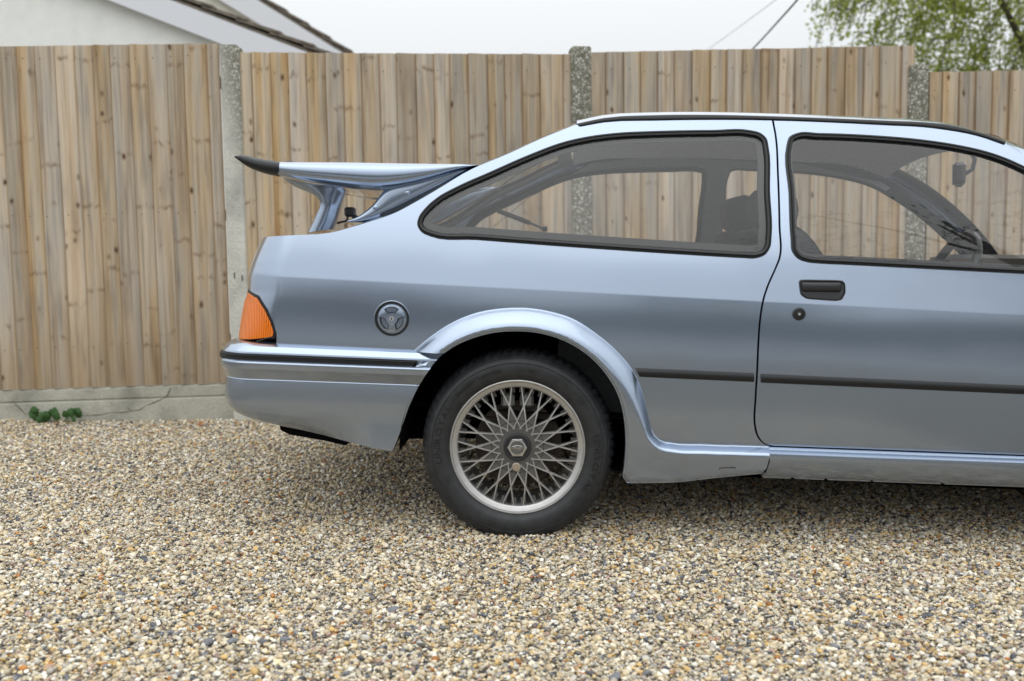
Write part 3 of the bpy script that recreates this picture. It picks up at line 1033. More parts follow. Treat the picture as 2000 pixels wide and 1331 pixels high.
# ---- wheels
def revolve(prof, n_, c):
    V = []
    for r, y in prof:
        for k in range(n_):
            a = 2*math.pi*k/n_
            V.append((c[0]+r*math.cos(a), c[1]+y, c[2]+r*math.sin(a)))
    return V, [q[::-1] for q in grid_faces(len(prof), n_, closed=True)]

TR = .310
TPROF = [(.205, .034), (.212, .020), (.214, .016), (.219, .0145), (.222, .012), (.226, .006), (.236, .0015), (.250, -.0005), (.262, .000), (.268, .0015), (.269, .0028), (.2705, .0028), (.2715, .0015), (.281, .0055), (.286, .010), (.2875, .0125), (.289, .0125), (.295, .019), (.301, .028), (.306, .042), (.308, .060), (TR, .075), (TR, .1), (TR, .13), (.306, .158), (.296, .18), (.27, .2), (.22, .19), (.205, .17)]
def tyre_y(r):
    return float(np.interp(r, [p[0] for p in TPROF[:21]], [p[1] for p in TPROF[:21]]))
def make_wheel():
    root = empty('wheel', (0, 0, 0))
    nseg = 288
    V, f = [], []
    for ri, (r, y) in enumerate(TPROF):
        for k in range(nseg):
            a = 2*math.pi*k/nseg
            rr, yy = r, y
            if 17 <= ri <= 25:                       # shoulder blocks
                ph = (k+ri*.35) % 4.5
                if ph < 1.1: rr -= .0055 if ri > 18 else .003; yy += .003
            if ri in (21, 23): rr -= 0.0
            V.append((rr*math.cos(a), yy, rr*math.sin(a)))
    f = [q[::-1] for q in grid_faces(len(TPROF), nseg, closed=True)]
    tyre = mobj('tyre', V, f, M['tyre'], root, True, sharp=38)
    # raised lettering
    mbt = None
    def letters(txt, R0, th0, size, sp=1.0, mbx=mbt):
        th = th0
        for ch in txt:
            if ch == ' ':
                th += size*.42/R0; continue
            cu = bpy.data.curves.new('t', 'FONT'); cu.body = ch; cu.size = size
            cu.extrude = 0.0006; cu.resolution_u = 2
            ob = bpy.data.objects.new('t', cu); COL.objects.link(ob)
            dg = bpy.context.evaluated_depsgraph_get()
            me = bpy.data.meshes.new_from_object(ob.evaluated_get(dg))
            co = [v.co.copy() for v in me.vertices]
            x0 = min(c.x for c in co); x1 = max(c.x for c in co)
            w = (x1-x0)*sp
            tc_ = th+w/2/R0
            vv = []
            for c in co:
                u = (c.x-x0)*sp-w/2; v_ = c.y
                r = R0+v_
                px_ = r*math.sin(tc_)+u*math.cos(tc_); pz_ = r*math.cos(tc_)-u*math.sin(tc_)
                vv.append((px_, tyre_y(math.hypot(px_, pz_))-.0007-c.z*1.0, pz_))
            mbx.add(vv, [tuple(p.vertices)[::-1] for p in me.polygons])
            bpy.data.objects.remove(ob); bpy.data.curves.remove(cu); bpy.data.meshes.remove(me)
            th += w/R0+size*.13/R0
    for args in (('UNIROYAL', .243, math.radians(80.5), .030, 1.25), ('UNIROYAL', .243, math.radians(-101), .030, 1.25), ('Shark Skin Technology', .2475, math.radians(-48.5), .0155, 1.05)):
        mbt = MB(); letters(*args, mbt)
        mbt.build('sidewall_lettering', M['tyretext'], tyre)
    # fin-shaped mark after the words, and the hatched sidewall flashes
    th0 = math.radians(8.5)
    fin = [(.246, 0), (.2475, 4.4), (.2535, 2.6), (.2585, .4), (.254, 1.9), (.250, 1.4)]
    vv = [(r*math.sin(th0+math.radians(a)), tyre_y(r)-.0011, r*math.cos(th0+math.radians(a))) for r, a in fin]
    mobj('fin_mark', vv, [tuple(range(len(fin)))[::-1]], M['tyretext'], tyre, False)
    for base in (24, 118, 205, 292):
        mbf = MB()
        for k in range(16):
            a0 = math.radians(base+k*2.0)
            pts = []
            for s in np.linspace(0, 1, 5):
                r = .246+.030*s*(1-k/26)
                a = a0+math.radians(9*s)
                pts.append((r*math.sin(a), tyre_y(r)-.0003, r*math.cos(a)))
            mbf.tube(pts, .0007, 4)
        tag(mbf.build('sidewall_ribbing', M['tyre'], tyre), kind='stuff')
    # rim
    lip = [(.2135, .030), (.216, .017), (.2155, .0135), (.213, .012), (.2105, .0125), (.2085, .0155), (.2075, .0175), (.2045, .019), (.1965, .0215), (.1925, .0245), (.1905, .029), (.189, .050), (.187, .075), (.178, .10), (.178, .17), (.19, .19)]
    V, f = revolve(lip, 120, (0, 0, 0))
    rim = mobj('rim', V, f, M['alloy'], root, True, sharp=32)
    # slotted barrel blocks seen between the spokes
    mbb = MB()
    for k in range(36):
        a = math.radians(k*10+5)
        c, s = math.cos(a), math.sin(a)
        pts = []
        for (r, tt, y) in ((.189, -.0085, .048), (.189, .0085, .048), (.171, .0085, .052), (.171, -.0085, .052), (.189, -.0085, .075), (.189, .0085, .075), (.171, .0085, .075), (.171, -.0085, .075)):
            pts.append((r*c-tt*s, y, r*s+tt*c))
        mbb.add(pts, [(0, 1, 2, 3), (4, 7, 6, 5), (0, 4, 5, 1), (1, 5, 6, 2), (2, 6, 7, 3), (3, 7, 4, 0)])
    mbb.build('barrel_slots', M['alloydark'], rim)
    # lattice of 36 crossing bars
    mbl = MB()
    def bar(a, sgn):
        P1 = (.1915*math.cos(math.radians(5.3)), .1915*math.sin(math.radians(5.3))*sgn)
        P2 = (.131, 0.0)
        d = np.array(P2)-np.array(P1); d /= np.linalg.norm(d)
        ca, sa = math.cos(a), math.sin(a)
        L = .143
        st = []
        for s in (0, .35, .5, .62, .75, .9, 1.0):
            p = np.array(P1)+d*L*s
            w = .0021+.0010*max(0, 1-abs(s-.45)/.3)
            r = math.hypot(*p)
            y = .026-.006*smooth01((.19-r)/.1)
            nn = np.array([-d[1], d[0]])
            for sd, yo in ((-1.25, .016), (-1, .0014), (-.55, 0), (.55, 0), (1, .0014), (1.25, .016)):
                q = p+nn*w*sd
                st.append((q[0]*ca-q[1]*sa, y+yo, q[0]*sa+q[1]*ca))
        ff = grid_faces(7, 6)
        mbl.add(st, ff)
    for k in range(18):
        a = math.radians(90-9.8+20*k)
        bar(a, 1); bar(a, -1)
    lat = mbl.build('spoke_lattice', M['alloy'], root, sharp=40)
    # hub plate with petals
    pl = []
    for k in range(36):
        a = math.radians(90-9.8+10*k)
        r = .117 if k % 2 == 0 else .086
        pl.append((r*math.cos(a), r*math.sin(a)))
    V = [(x, .0265+.002*0, z) for x, z in pl]+[(x, .045, z) for x, z in pl]+[(0, .0265, 0)]
    f = [(i, (i+1) % 36, 72) for i in range(36)]+[(i, i+36, (i+1) % 36+36, (i+1) % 36) for i in range(36)]
    mobj('hub_plate', V, [q for q in f], M['alloydark'], lat, False)
    mbr = MB()
    mbr.tube([(.0835*math.cos(a), .0262, .0835*math.sin(a)) for a in np.linspace(0, 2*math.pi, 72)], .0006, 4, False)
    mbr.build('cap_seam', M['black'], lat)
    V, f = revolve([(.0445, .027), (.044, .018), (.040, .0165), (.037, .0175), (.033, .0175)], 48, (0, 0, 0))
    V2, f2 = [], []
    for k in range(48): pass
    mobj('hub_ring', V, f, M['plastic'], lat, True, sharp=30)
    # hexagon centre cap
    V = []
    hexp = [(.0300, .018), (.0300, .0085), (.0275, .006), (.0215, .0055), (.0205, .0075)]
    for r, y in hexp:
        for k in range(48):
            a = 2*math.pi*k/48
            hr = r*math.cos(math.pi/6)/math.cos(((a+math.pi/2+math.pi/6) % (math.pi/3))-math.pi/6)*1.06 if r > .026 else r
            V.append((hr*math.cos(a), y, hr*math.sin(a)))
    cap = mobj('centre_cap', V, [q[::-1] for q in grid_faces(len(hexp), 48, closed=True)], M['chrome'], root, True, sharp=25)
    V, f = revolve([(.021, .0075), (.0, .0075)], 40, (0, 0, 0))
    mobj('cap_face', V, f, M['alloydark'], cap, False)
    V = []
    for r in (1.0, .9):
        for k in range(40):
            a = 2*math.pi*k/40
            V.append((.0182*r*math.cos(a), .0064 if r == 1 else .0060, .0080*(r if r == 1 else .82)*math.sin(a)))
    V += [(p[0], .0075, p[2]) for p in V[:40]]
    f = [q[::-1] for q in grid_faces(2, 40, closed=True)]+[(i+80, i, (i+1) % 40, (i+1) % 40+80) for i in range(40)]
    mobj('oval_badge', V, f, M['chrome'], cap, False)
    mbo = MB()
    cu = bpy.data.curves.new('t', 'FONT'); cu.body = 'Ford'; cu.size = .0125; cu.shear = .35; cu.extrude = .0004; cu.offset = .0004
    ob = bpy.data.objects.new('t', cu); COL.objects.link(ob)
    me = bpy.data.meshes.new_from_object(ob.evaluated_get(bpy.context.evaluated_depsgraph_get()))
    xs = [v.co.x for v in me.vertices]; cx = (min(xs)+max(xs))/2
    mbo.add([(v.co.x-cx, .0066-v.co.z, v.co.y-.0042) for v in me.vertices], [tuple(p.vertices)[::-1] for p in me.polygons])
    bpy.data.objects.remove(ob); bpy.data.curves.remove(cu); bpy.data.meshes.remove(me)
    mbo.build('badge_script', M['chrome'], cap)
    V, f = revolve([(.0140, .024), (.0137, .0165), (.012, .0150), (0, .0150)], 28, (-.004, 0, -.064))
    V = [(p[0], p[1], p[2]) for p in V]
    mobj('locking_nut_cover', V, f, M['brass'], root, True, sharp=30)
    # brake disc and hub behind
    V, f = revolve([(.140, .10), (.140, .085), (.085, .085), (.080, .07), (.0, .07)], 64, (0, 0, 0))
    mobj('brake_disc', V, f, M['disc'], root, True, sharp=30)
    mbc = MB()
    for a0 in (78, 101):
        a = math.radians(a0)
        c = np.array([.152*math.cos(a), 0, .152*math.sin(a)])
        mbc.box((c[0]-.024, .060, c[2]-.03), (c[0]+.020, .12, c[2]+.018), .008)
    mbc.build('brake_caliper', simple('caliper', (.30, .30, .29), .4, metal=.7), root)
    return root

def copy_tree(o, parent):
    c = o.copy(); COL.objects.link(c); c.parent = parent
    for ch in list(o.children): copy_tree(ch, c)
    return c
wheel = make_wheel()
wheel.parent = car
wheel.location = (0, .03, WR)
FX = 2.608
gl_x = CAR_LOC+RZ @ np.array([FX, .03, 0])
fwz = ground_z(gl_x[0], gl_x[1])-CAR_LOC[2]+.296
w2 = copy_tree(wheel, car); w2.location = (FX, .03, fwz)
gr = CAR_LOC+RZ @ np.array([0, 1.64, 0])
w3 = copy_tree(wheel, car); w3.location = (0, 2*YC-.03, ground_z(gr[0], gr[1])-CAR_LOC[2]+.293); w3.rotation_euler = (0, 0, math.pi)
w4 = copy_tree(wheel, car); w4.location = (FX, 2*YC-.03, fwz); w4.rotation_euler = (0, 0, math.pi)

# ---- wheel housings
def housing(cx, cz, r, name):
    V = []
    for y in (.02, .34):
        for k in range(33):
            a = math.radians(-14+194*k/32)
            V.append((cx+r*math.cos(a), y, cz+r*math.sin(a)))
    V2 = V[33:]+[(cx, .34, cz)]
    f = grid_faces(2, 33)+[(66, 33+k, 33+k+1) for k in range(32)]
    side_obj(name, V+[(cx, .34, cz)], f, M['black'], car, False)
housing(.012, WR-.005, .385, 'wheel_housing')
housing(FX, fwz, .345, 'wheel_housing')

# ---- floor pan
fz0 = up(1500, 915, .05)[1]
mb = MB()
mb.add([(.30, .06, fz0-.01), (3.2, .06, fz0-SL*2.4), (3.2, 2*YC-.06, fz0-SL*2.4), (.30, 2*YC-.06, fz0-.01)], [(0, 3, 2, 1)])
mb.add([(-.84, .2, .42), (.30, .06, .36), (.30, 2*YC-.06, .36), (-.84, 2*YC-.2, .42)], [(0, 3, 2, 1)])
mb.add([(.30, .06, fz0-.01), (.30, 2*YC-.06, fz0-.01), (.30, 2*YC-.06, .36), (.30, .06, .36)], [(0, 1, 2, 3)])
mb.tube([(-.02, .3, WR-.02), (-.02, 1.4, WR-.02)], .05, 10)
mb.box((-.56, .42, .245), (.28, 1.30, .40), .03)
mb.build('floor_pan', M['black'], car)
mb = MB()
mb.add([(-.6, .09, .44), (2.2, .09, fz0+.03), (2.2, 2*YC-.09, fz0+.03), (-.6, 2*YC-.09, .44)], [(0, 1, 2, 3)])
mb.build('cabin_floor', M['black'], car)

# ---- interior
trim_out = [(-.42, ZC-.02), (-.30, ZC+.13), (0.0, ZC+.36), (.28, ZC+.50), (.55, ZC+.555-SL*.5), (1.2, ZC+.555-SL*1.2), (1.55, ZC+.49-SL*1.5), (2.1, ZC+.2-SL*2.1), (2.22, ZC+.1-SL*2.2), (2.22, ZC-.42-SL*2.2), (.5, ZC-.42-SL*.5), (.38, ZC-.05), (-.2, ZC-.02)]
Ft = lambda x, z: Fb(x, z)+.040
XS = up(1735, 353, 1.43)[0]
trim = panel('interior_trim', trim_out, Ft, M['trim'], car, holes=[inset(qwin, .020), inset(dwin, .016)], step=.05, flange=-.03, xz=True)
for o in (trim, FARP[trim]):                 # black windscreen pillar, grey behind
    o.data.materials.append(M['plastic'])
    for p in o.data.polygons:
        c = p.center
        if c.x > XS: p.material_index = 1
def shape_px(L, Y): return [up(p[0], p[1], Y) for p in L]
HEAD = [(1474, 402), (1477, 382), (1492, 367), (1518, 361), (1543, 369), (1557, 388), (1561, 410), (1557, 432), (1540, 446), (1500, 448), (1480, 436)]
BACK = [(1462, 452), (1490, 443), (1545, 444), (1562, 456), (1578, 474), (1600, 506), (1618, 560), (1632, 640), (1640, 690), (1570, 700), (1530, 660), (1495, 560)]
CUSH = [(1560, 660), (1640, 650), (1800, 640), (1850, 655), (1850, 700), (1800, 730), (1570, 730)]
for dy in (0, .62):
    s = empty('front_seat', (0, 0, 0), 0, car)
    off = lambda P: P
    for nm, L, th, y0 in (('headrest', HEAD, .26, .46), ('backrest', BACK, .46, .36), ('cushion', CUSH, .46, .36)):
        inflate(nm, shape_px(L, .50), y0+dy, th, .055, M['seat'], s, False, .025)
RB_ = [(.12, ZC-.30), (.16, ZC+.02), (.20, ZC+.06), (.28, ZC+.05), (.34, ZC-.10), (.40, ZC-.30), (.85, ZC-.33), (.87, ZC-.42), (.10, ZC-.45)]
extrude_profile('rear_seat', RB_, .2, 2*YC-.2, M['seat'], car)
extrude_profile('parcel_shelf', [(-.62, ZC+.07), (.14, ZC+.055), (.14, ZC+.035), (-.62, ZC+.05)], .14, 2*YC-.14, M['trim'], car)
DASH = [(1925, 600), (1940, 530), (1952, 505), (1985, 498), (2060, 502), (2200, 530), (2250, 560), (2250, 700), (1960, 700)]
extrude_profile('dashboard', shape_px(DASH, YC), .12, 2*YC-.12, M['plastic'], car)
# steering wheel
sx, sz = up(1846, 556, .44)
sw = empty('steering_wheel', (sx, .44, sz), 0, car)
sw.rotation_euler = (0, math.radians(24), 0)
mb = MB()
mb.tube([(0, .185*math.cos(a), .185*math.sin(a)) for a in np.linspace(0, 2*math.pi, 49)], .0155, 12, False)
mb.build('steering_rim', M['plastic'], sw, smooth=True)
mb = MB()
mb.box((.015, -.07, -.05), (.05, .07, .05), .012)
for a in (0, math.pi, math.radians(250), math.radians(290)):
    mb.tube([(.03, 0, 0), (.005, .18*math.cos(a), .18*math.sin(a))], .012, 8)
mb.tube([(.04, 0, 0), (.28, 0, 0)], .03, 10)
mb.build('steering_hub', M['plastic'], sw)
# rear-view mirror
mx_, mz_ = up(1873, 341, .74)
rv = empty('rear_view_mirror', (mx_-.03, .66, mz_), math.radians(-21), car)
MB().box((-.022, 0, -.040), (.022, .22, .040), .012).build('mirror_shell', M['plastic'], rv)
MB().box((-.0235, .008, -.033), (-.0215, .212, .033)).build('mirror_glass', M['chrome'], rv)
mb = MB(); mb.tube([(.015, .11, .0), (.045, .11, .02), (.052, .11, .055), (.035, .11, .085), (.0, .11, .10)], .008, 8)
mb.build('mirror_stem', M['plastic'], rv)
# gas struts
for y in (1.44, .20):
    mb = MB()
    a = up(972, 412, 1.44); b_ = up(1035, 436, 1.44); c = up(1064, 448, 1.44)
    mb.tube([(a[0], y, a[1]), (b_[0], y, b_[1])], .011, 10); mb.tube([(b_[0], y, b_[1]), (c[0], y, c[1])], .005, 8)
    mb.box((c[0]-.012, y-.01, c[1]-.012), (c[0]+.012, y+.01, c[1]+.012), .004)
    if y > 1: mb.build('gas_strut', M['plastic'], car)

# ---- front of the car (outside the frame)
dx, dz_ = on(Fb, (2352, 560))
def zs(u, x): return ZC+u-SL*x
fend = [(dx+.006, zs(.115, dx)), (2.6, zs(.085, 2.6)), (3.0, zs(.05, 3.0)), (3.34, zs(-.01, 3.34)), (3.42, zs(-.08, 3.42)), (3.42, zs(-.20, 3.42)), (FX+.44, zs(-.24, FX))]
for k in range(0, 17):
    a = math.radians(8+164*k/16)
    fend.append((FX+.36*math.cos(a), fwz+.36*math.sin(a)))
fend += [(dx+.05, zs(-.47, dx)), (dx+.002, zs(-.47, dx))]
panel('front_wing', fend, lambda x, z: hermite(PROF, min(z+SL*x-ZC, .13))+plan(x), M['paint'], car, step=.04, xz=True)
hedge_ = [np.array([x, hermite(PROF, .11)+plan(x)+.01, zs(u, x)]) for x, u in ((dx, .125), (2.6, .092), (3.0, .057), (3.34, -.003), (3.42, -.07))]
mobj('bonnet', loft_across(hedge_, [.06, .06, .05, .03, .01], 17, 2.4), grid_faces(5, 17), M['paint'], car, True)
mb = MB()
prof = [(3.38, zs(-.08, 3.4)), (3.46, zs(-.12, 3.4)), (3.50, zs(-.28, 3.4)), (3.46, zs(-.52, 3.4)), (3.10, zs(-.52, 3.4)), (3.05, zs(-.22, 3.4))]
extrude_profile('front_bumper', prof, .05, 2*YC-.05, M['paint'], car)
for y in (.10, 2*YC-.45):
    MB().box((3.34, y, zs(-.19, 3.4)), (3.452, y+.35, zs(-.06, 3.4)), .02).build('headlamp', M['glass'], car)
# door mirror on each side
for s in (1, -1):
    mx2, mz2 = up(2330, 575, -.05)
    y0 = -.14 if s == 1 else 2*YC+.02
    MB().box((mx2-.06, y0, mz2-.02), (mx2+.06, y0+.15, mz2+.10), .025).build('door_mirror', M['paint'], car, smooth=True)
# ================================================================== the setting
def lin(n, l, a, b_, op):
    m_ = n.new('ShaderNodeMath'); m_.operation = op
    for i, v in enumerate((a, b_)):
        if hasattr(v, 'is_output') or not isinstance(v, (int, float)): l.new(v, m_.inputs[i])
        else: m_.inputs[i].default_value = v
    return m_.outputs[0]

def wood_material():
    m, n, l, b = material('weathered_softwood')
    tcn = n.new('ShaderNodeTexCoord'); oi = n.new('ShaderNodeObjectInfo')
    off = n.new('ShaderNodeVectorMath'); off.operation = 'SCALE'
    off.inputs[0].default_value = (37.0, 11.0, 53.0)
    l.new(oi.outputs['Random'], off.inputs['Scale'])
    ad = n.new('ShaderNodeVectorMath'); ad.operation = 'ADD'
    l.new(tcn.outputs['Object'], ad.inputs[0]); l.new(off.outputs[0], ad.inputs[1])
    def mapped(sc):
        mp_ = n.new('ShaderNodeMapping'); mp_.inputs['Scale'].default_value = sc
        l.new(ad.outputs[0], mp_.inputs['Vector']); return mp_.outputs[0]
    # long grain
    g = n.new('ShaderNodeTexNoise'); g.inputs['Scale'].default_value = 1; g.inputs['Detail'].default_value = 6
    g.inputs['Distortion'].default_value = .6
    l.new(mapped((70, 70, 1.6)), g.inputs['Vector'])
    # broad streaks grey / tan
    s = n.new('ShaderNodeTexNoise'); s.inputs['Scale'].default_value = 1; s.inputs['Detail'].default_value = 3
    l.new(mapped((16, 16, .9)), s.inputs['Vector'])
    base = ramp(n, [(0.28, (.47, .34, .215)), (.44, (.555, .445, .32)), (.56, (.545, .475, .385)), (.72, (.42, .385, .34))])
    l.new(s.outputs['Fac'], base.inputs[0])
    hue = n.new('ShaderNodeHueSaturation')
    l.new(base.outputs[0], hue.inputs['Color'])
    vr = n.new('ShaderNodeMapRange'); vr.inputs['To Min'].default_value = .80; vr.inputs['To Max'].default_value = 1.16
    l.new(oi.outputs['Random'], vr.inputs['Value']); l.new(vr.outputs[0], hue.inputs['Value'])
    sr = n.new('ShaderNodeMath'); sr.operation = 'FRACT'
    m7 = lin(n, l, oi.outputs['Random'], 7.31, 'MULTIPLY'); l.new(m7, sr.inputs[0])
    sv = n.new('ShaderNodeMapRange'); sv.inputs['To Min'].default_value = .85; sv.inputs['To Max'].default_value = 1.35
    l.new(sr.outputs[0], sv.inputs['Value']); l.new(sv.outputs[0], hue.inputs['Saturation'])
    gm = n.new('ShaderNodeMixRGB'); gm.blend_type = 'MULTIPLY'; gm.inputs[0].default_value = .75
    gr_ = ramp(n, [(.25, (.50, .45, .40)), (.48, (.92, .91, .90)), (.75, (1.12, 1.10, 1.07))])
    l.new(g.outputs['Fac'], gr_.inputs[0]); l.new(hue.outputs[0], gm.inputs[1]); l.new(gr_.outputs[0], gm.inputs[2])
    # knots, joined by tilted growth rings
    wob = n.new('ShaderNodeTexNoise'); wob.inputs['Scale'].default_value = 9
    l.new(ad.outputs[0], wob.inputs['Vector'])
    wm = n.new('ShaderNodeVectorMath'); wm.operation = 'MULTIPLY_ADD'
    l.new(wob.outputs['Color'], wm.inputs[0]); wm.inputs[1].default_value = (.02, .0, .03); l.new(ad.outputs[0], wm.inputs[2])
    kmap = n.new('ShaderNodeMapping'); kmap.inputs['Scale'].default_value = (13, 0.001, 7.5)
    l.new(wm.outputs[0], kmap.inputs['Vector'])
    k = n.new('ShaderNodeTexVoronoi'); k.inputs['Scale'].default_value = 1.0; k.inputs['Randomness'].default_value = 1
    l.new(kmap.outputs[0], k.inputs['Vector'])
    kc = ramp(n, [(.055, (1, 1, 1)), (.10, (.55, .55, .55)), (.19, (0, 0, 0))])
    l.new(k.outputs['Distance'], kc.inputs[0])
    # only some cells carry a knot
    sepc = n.new('ShaderNodeSeparateColor'); l.new(k.outputs['Color'], sepc.inputs[0])
    has = lin(n, l, sepc.outputs[0], .50, 'GREATER_THAN')
    kf = lin(n, l, kc.outputs[0], has, 'MULTIPLY')
    km = n.new('ShaderNodeMixRGB'); km.inputs[2].default_value = (.115, .062, .034, 1)
    l.new(kf, km.inputs[0]); l.new(gm.outputs[0], km.inputs[1])
    # cross bands where a ring of branches left the stem
    sx_ = n.new('ShaderNodeSeparateXYZ'); l.new(wm.outputs[0], sx_.inputs[0])
    wn_ = n.new('ShaderNodeTexNoise'); wn_.inputs['Scale'].default_value = 1; wn_.inputs['Detail'].default_value = 3
    l.new(mapped((34, 34, 9)), wn_.inputs['Vector'])
    ww = lin(n, l, lin(n, l, sx_.outputs['Z'], 1.9, 'MULTIPLY'), lin(n, l, wn_.outputs['Fac'], .16, 'MULTIPLY'), 'ADD')
    v1 = n.new('ShaderNodeTexVoronoi'); v1.voronoi_dimensions = '1D'; v1.inputs['Scale'].default_value = 1
    l.new(ww, v1.inputs['W'])
    wr_ = ramp(n, [(0.0, (1, 1, 1)), (.012, (.55, .55, .55)), (.035, (0, 0, 0))]); l.new(v1.outputs['Distance'], wr_.inputs[0])
    wk = n.new('ShaderNodeTexNoise'); wk.inputs['Scale'].default_value = 1
    l.new(mapped((30, 30, 11)), wk.inputs['Vector'])
    wkr = ramp(n, [(.42, (0, 0, 0)), (.62, (1, 1, 1))]); l.new(wk.outputs['Fac'], wkr.inputs[0])
    wfac = lin(n, l, lin(n, l, wr_.outputs[0], wkr.outputs[0], 'MULTIPLY'), .75, 'MULTIPLY')
    km2 = n.new('ShaderNodeMixRGB'); km2.inputs[2].default_value = (.20, .125, .07, 1)
    l.new(wfac, km2.inputs[0]); l.new(km.outputs[0], km2.inputs[1])
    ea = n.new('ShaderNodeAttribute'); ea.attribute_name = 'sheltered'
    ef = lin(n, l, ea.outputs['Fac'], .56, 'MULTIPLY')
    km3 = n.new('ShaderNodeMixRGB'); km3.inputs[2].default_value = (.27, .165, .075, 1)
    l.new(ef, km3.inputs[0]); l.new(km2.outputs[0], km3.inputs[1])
    # damp stain creeping up from the gravel board
    so_ = n.new('ShaderNodeSeparateXYZ'); l.new(tcn.outputs['Object'], so_.inputs[0])
    st = n.new('ShaderNodeMapRange'); st.inputs['From Min'].default_value = .02; st.inputs['From Max'].default_value = .75
    st.inputs['To Min'].default_value = .62; st.inputs['To Max'].default_value = 0
    l.new(lin(n, l, so_.outputs['Z'], lin(n, l, s.outputs['Fac'], .35, 'MULTIPLY'), 'ADD'), st.inputs['Value'])
    km4 = n.new('ShaderNodeMixRGB'); km4.inputs[2].default_value = (.27, .195, .115, 1)
    l.new(st.outputs[0], km4.inputs[0]); l.new(km3.outputs[0], km4.inputs[1])
    # rain streaks and grey weathering down the boards
    rs_ = n.new('ShaderNodeTexNoise'); rs_.inputs['Scale'].default_value = 1; rs_.inputs['Detail'].default_value = 4
    l.new(mapped((24, 24, 2.6)), rs_.inputs['Vector'])
    rr_ = ramp(n, [(.30, (.66, .66, .69)), (.48, (.97, .97, .97)), (.70, (1.08, 1.06, 1.03))]); l.new(rs_.outputs['Fac'], rr_.inputs[0])
    km5 = n.new('ShaderNodeMixRGB'); km5.blend_type = 'MULTIPLY'; km5.inputs[0].default_value = .85
    l.new(km4.outputs[0], km5.inputs[1]); l.new(rr_.outputs[0], km5.inputs[2])
    l.new(km5.outputs[0], b.inputs['Base Color'])
    b.inputs['Roughness'].default_value = .82
    b.inputs['Specular IOR Level'].default_value = .25
    hsum = lin(n, l, g.outputs['Fac'], kf, 'SUBTRACT')
    bp_ = n.new('ShaderNodeBump'); bp_.inputs['Strength'].default_value = .45; bp_.inputs['Distance'].default_value = .004
    l.new(hsum, bp_.inputs['Height']); l.new(bp_.outputs[0], b.inputs['Normal'])
    return m
M['wood'] = wood_material()

def concrete_material(name, agg, base=(.40, .395, .36)):
    m, n, l, b = material(name)
    tcn = n.new('ShaderNodeTexCoord'); oi = n.new('ShaderNodeObjectInfo')
    ad = n.new('ShaderNodeVectorMath'); ad.operation = 'ADD'
    l.new(tcn.outputs['Object'], ad.inputs[0]); l.new(oi.outputs['Location'], ad.inputs[1])
    v = n.new('ShaderNodeTexVoronoi'); v.inputs['Scale'].default_value = 85
    l.new(ad.outputs[0], v.inputs['Vector'])
    nz_ = n.new('ShaderNodeTexNoise'); nz_.inputs['Scale'].default_value = 6; nz_.inputs['Detail'].default_value = 6
    l.new(ad.outputs[0], nz_.inputs['Vector'])
    nf = n.new('ShaderNodeTexNoise'); nf.inputs['Scale'].default_value = 130; nf.inputs['Detail'].default_value = 3
    l.new(ad.outputs[0], nf.inputs['Vector'])
    br = ramp(n, [(.3, tuple(c*.68 for c in base)), (.5, base), (.72, tuple(min(1, c*1.18) for c in base))])
    l.new(nz_.outputs['Fac'], br.inputs[0])
    # cement between chips is darker and mossy where the face has weathered
    sepc = n.new('ShaderNodeSeparateColor'); l.new(v.outputs['Color'], sepc.inputs[0])
    chip = ramp(n, [(0, (.27, .26, .215)), (.35, (.36, .345, .30)), (.6, (.50, .49, .44)), (.84, (.68, .67, .64))], 'CONSTANT')
    l.new(sepc.outputs[0], chip.inputs[0])
    edge = ramp(n, [(.30, (1, 1, 1)), (.52, (.5, .49, .42))])
    l.new(v.outputs['Distance'], edge.inputs[0])
    ch = n.new('ShaderNodeMixRGB'); ch.blend_type = 'MULTIPLY'; ch.inputs[0].default_value = 1
    l.new(chip.outputs[0], ch.inputs[1]); l.new(edge.outputs[0], ch.inputs[2])
    mixf = n.new('ShaderNodeMixRGB')
    l.new(br.outputs[0], mixf.inputs[1]); l.new(ch.outputs[0], mixf.inputs[2])
    sz_ = n.new('ShaderNodeSeparateXYZ'); l.new(tcn.outputs['Object'], sz_.inputs[0])
    if agg >= 1:
        mixf.inputs[0].default_value = .92
    else:
        hi = n.new('ShaderNodeMapRange')
        hi.inputs['From Min'].default_value = 1.35; hi.inputs['From Max'].default_value = 1.95
        hi.inputs['To Min'].default_value = 0.0; hi.inputs['To Max'].default_value = 1.0
        zz_ = lin(n, l, sz_.outputs['Z'], lin(n, l, lin(n, l, nz_.outputs['Fac'], .5, 'SUBTRACT'), 1.0, 'MULTIPLY'), 'ADD')
        zx = lin(n, l, zz_, lin(n, l, sz_.outputs['X'], 5.0, 'MULTIPLY'), 'ADD')
        l.new(zx, hi.inputs['Value'])
        sc_ = lin(n, l, hi.outputs[0], agg, 'MULTIPLY')
        l.new(sc_, mixf.inputs[0])
    fm = n.new('ShaderNodeMixRGB'); fm.blend_type = 'MULTIPLY'; fm.inputs[0].default_value = .5
    fr_ = ramp(n, [(.3, (.7, .7, .68)), (.6, (1.08, 1.08, 1.08))]); l.new(nf.outputs['Fac'], fr_.inputs[0])
    l.new(mixf.outputs[0], fm.inputs[1]); l.new(fr_.outputs[0], fm.inputs[2])
    l.new(fm.outputs[0], b.inputs['Base Color'])
    b.inputs['Roughness'].default_value = .9; b.inputs['Specular IOR Level'].default_value = .2
    bp_ = n.new('ShaderNodeBump'); bp_.inputs['Strength'].default_value = .5; bp_.inputs['Distance'].default_value = .003
    hs_ = lin(n, l, nf.outputs['Fac'], v.outputs['Distance'], 'SUBTRACT')
    l.new(hs_, bp_.inputs['Height']); l.new(bp_.outputs[0], b.inputs['Normal'])
    return m
M['post_plain'] = concrete_material('post_concrete', .8, (.60, .595, .54))
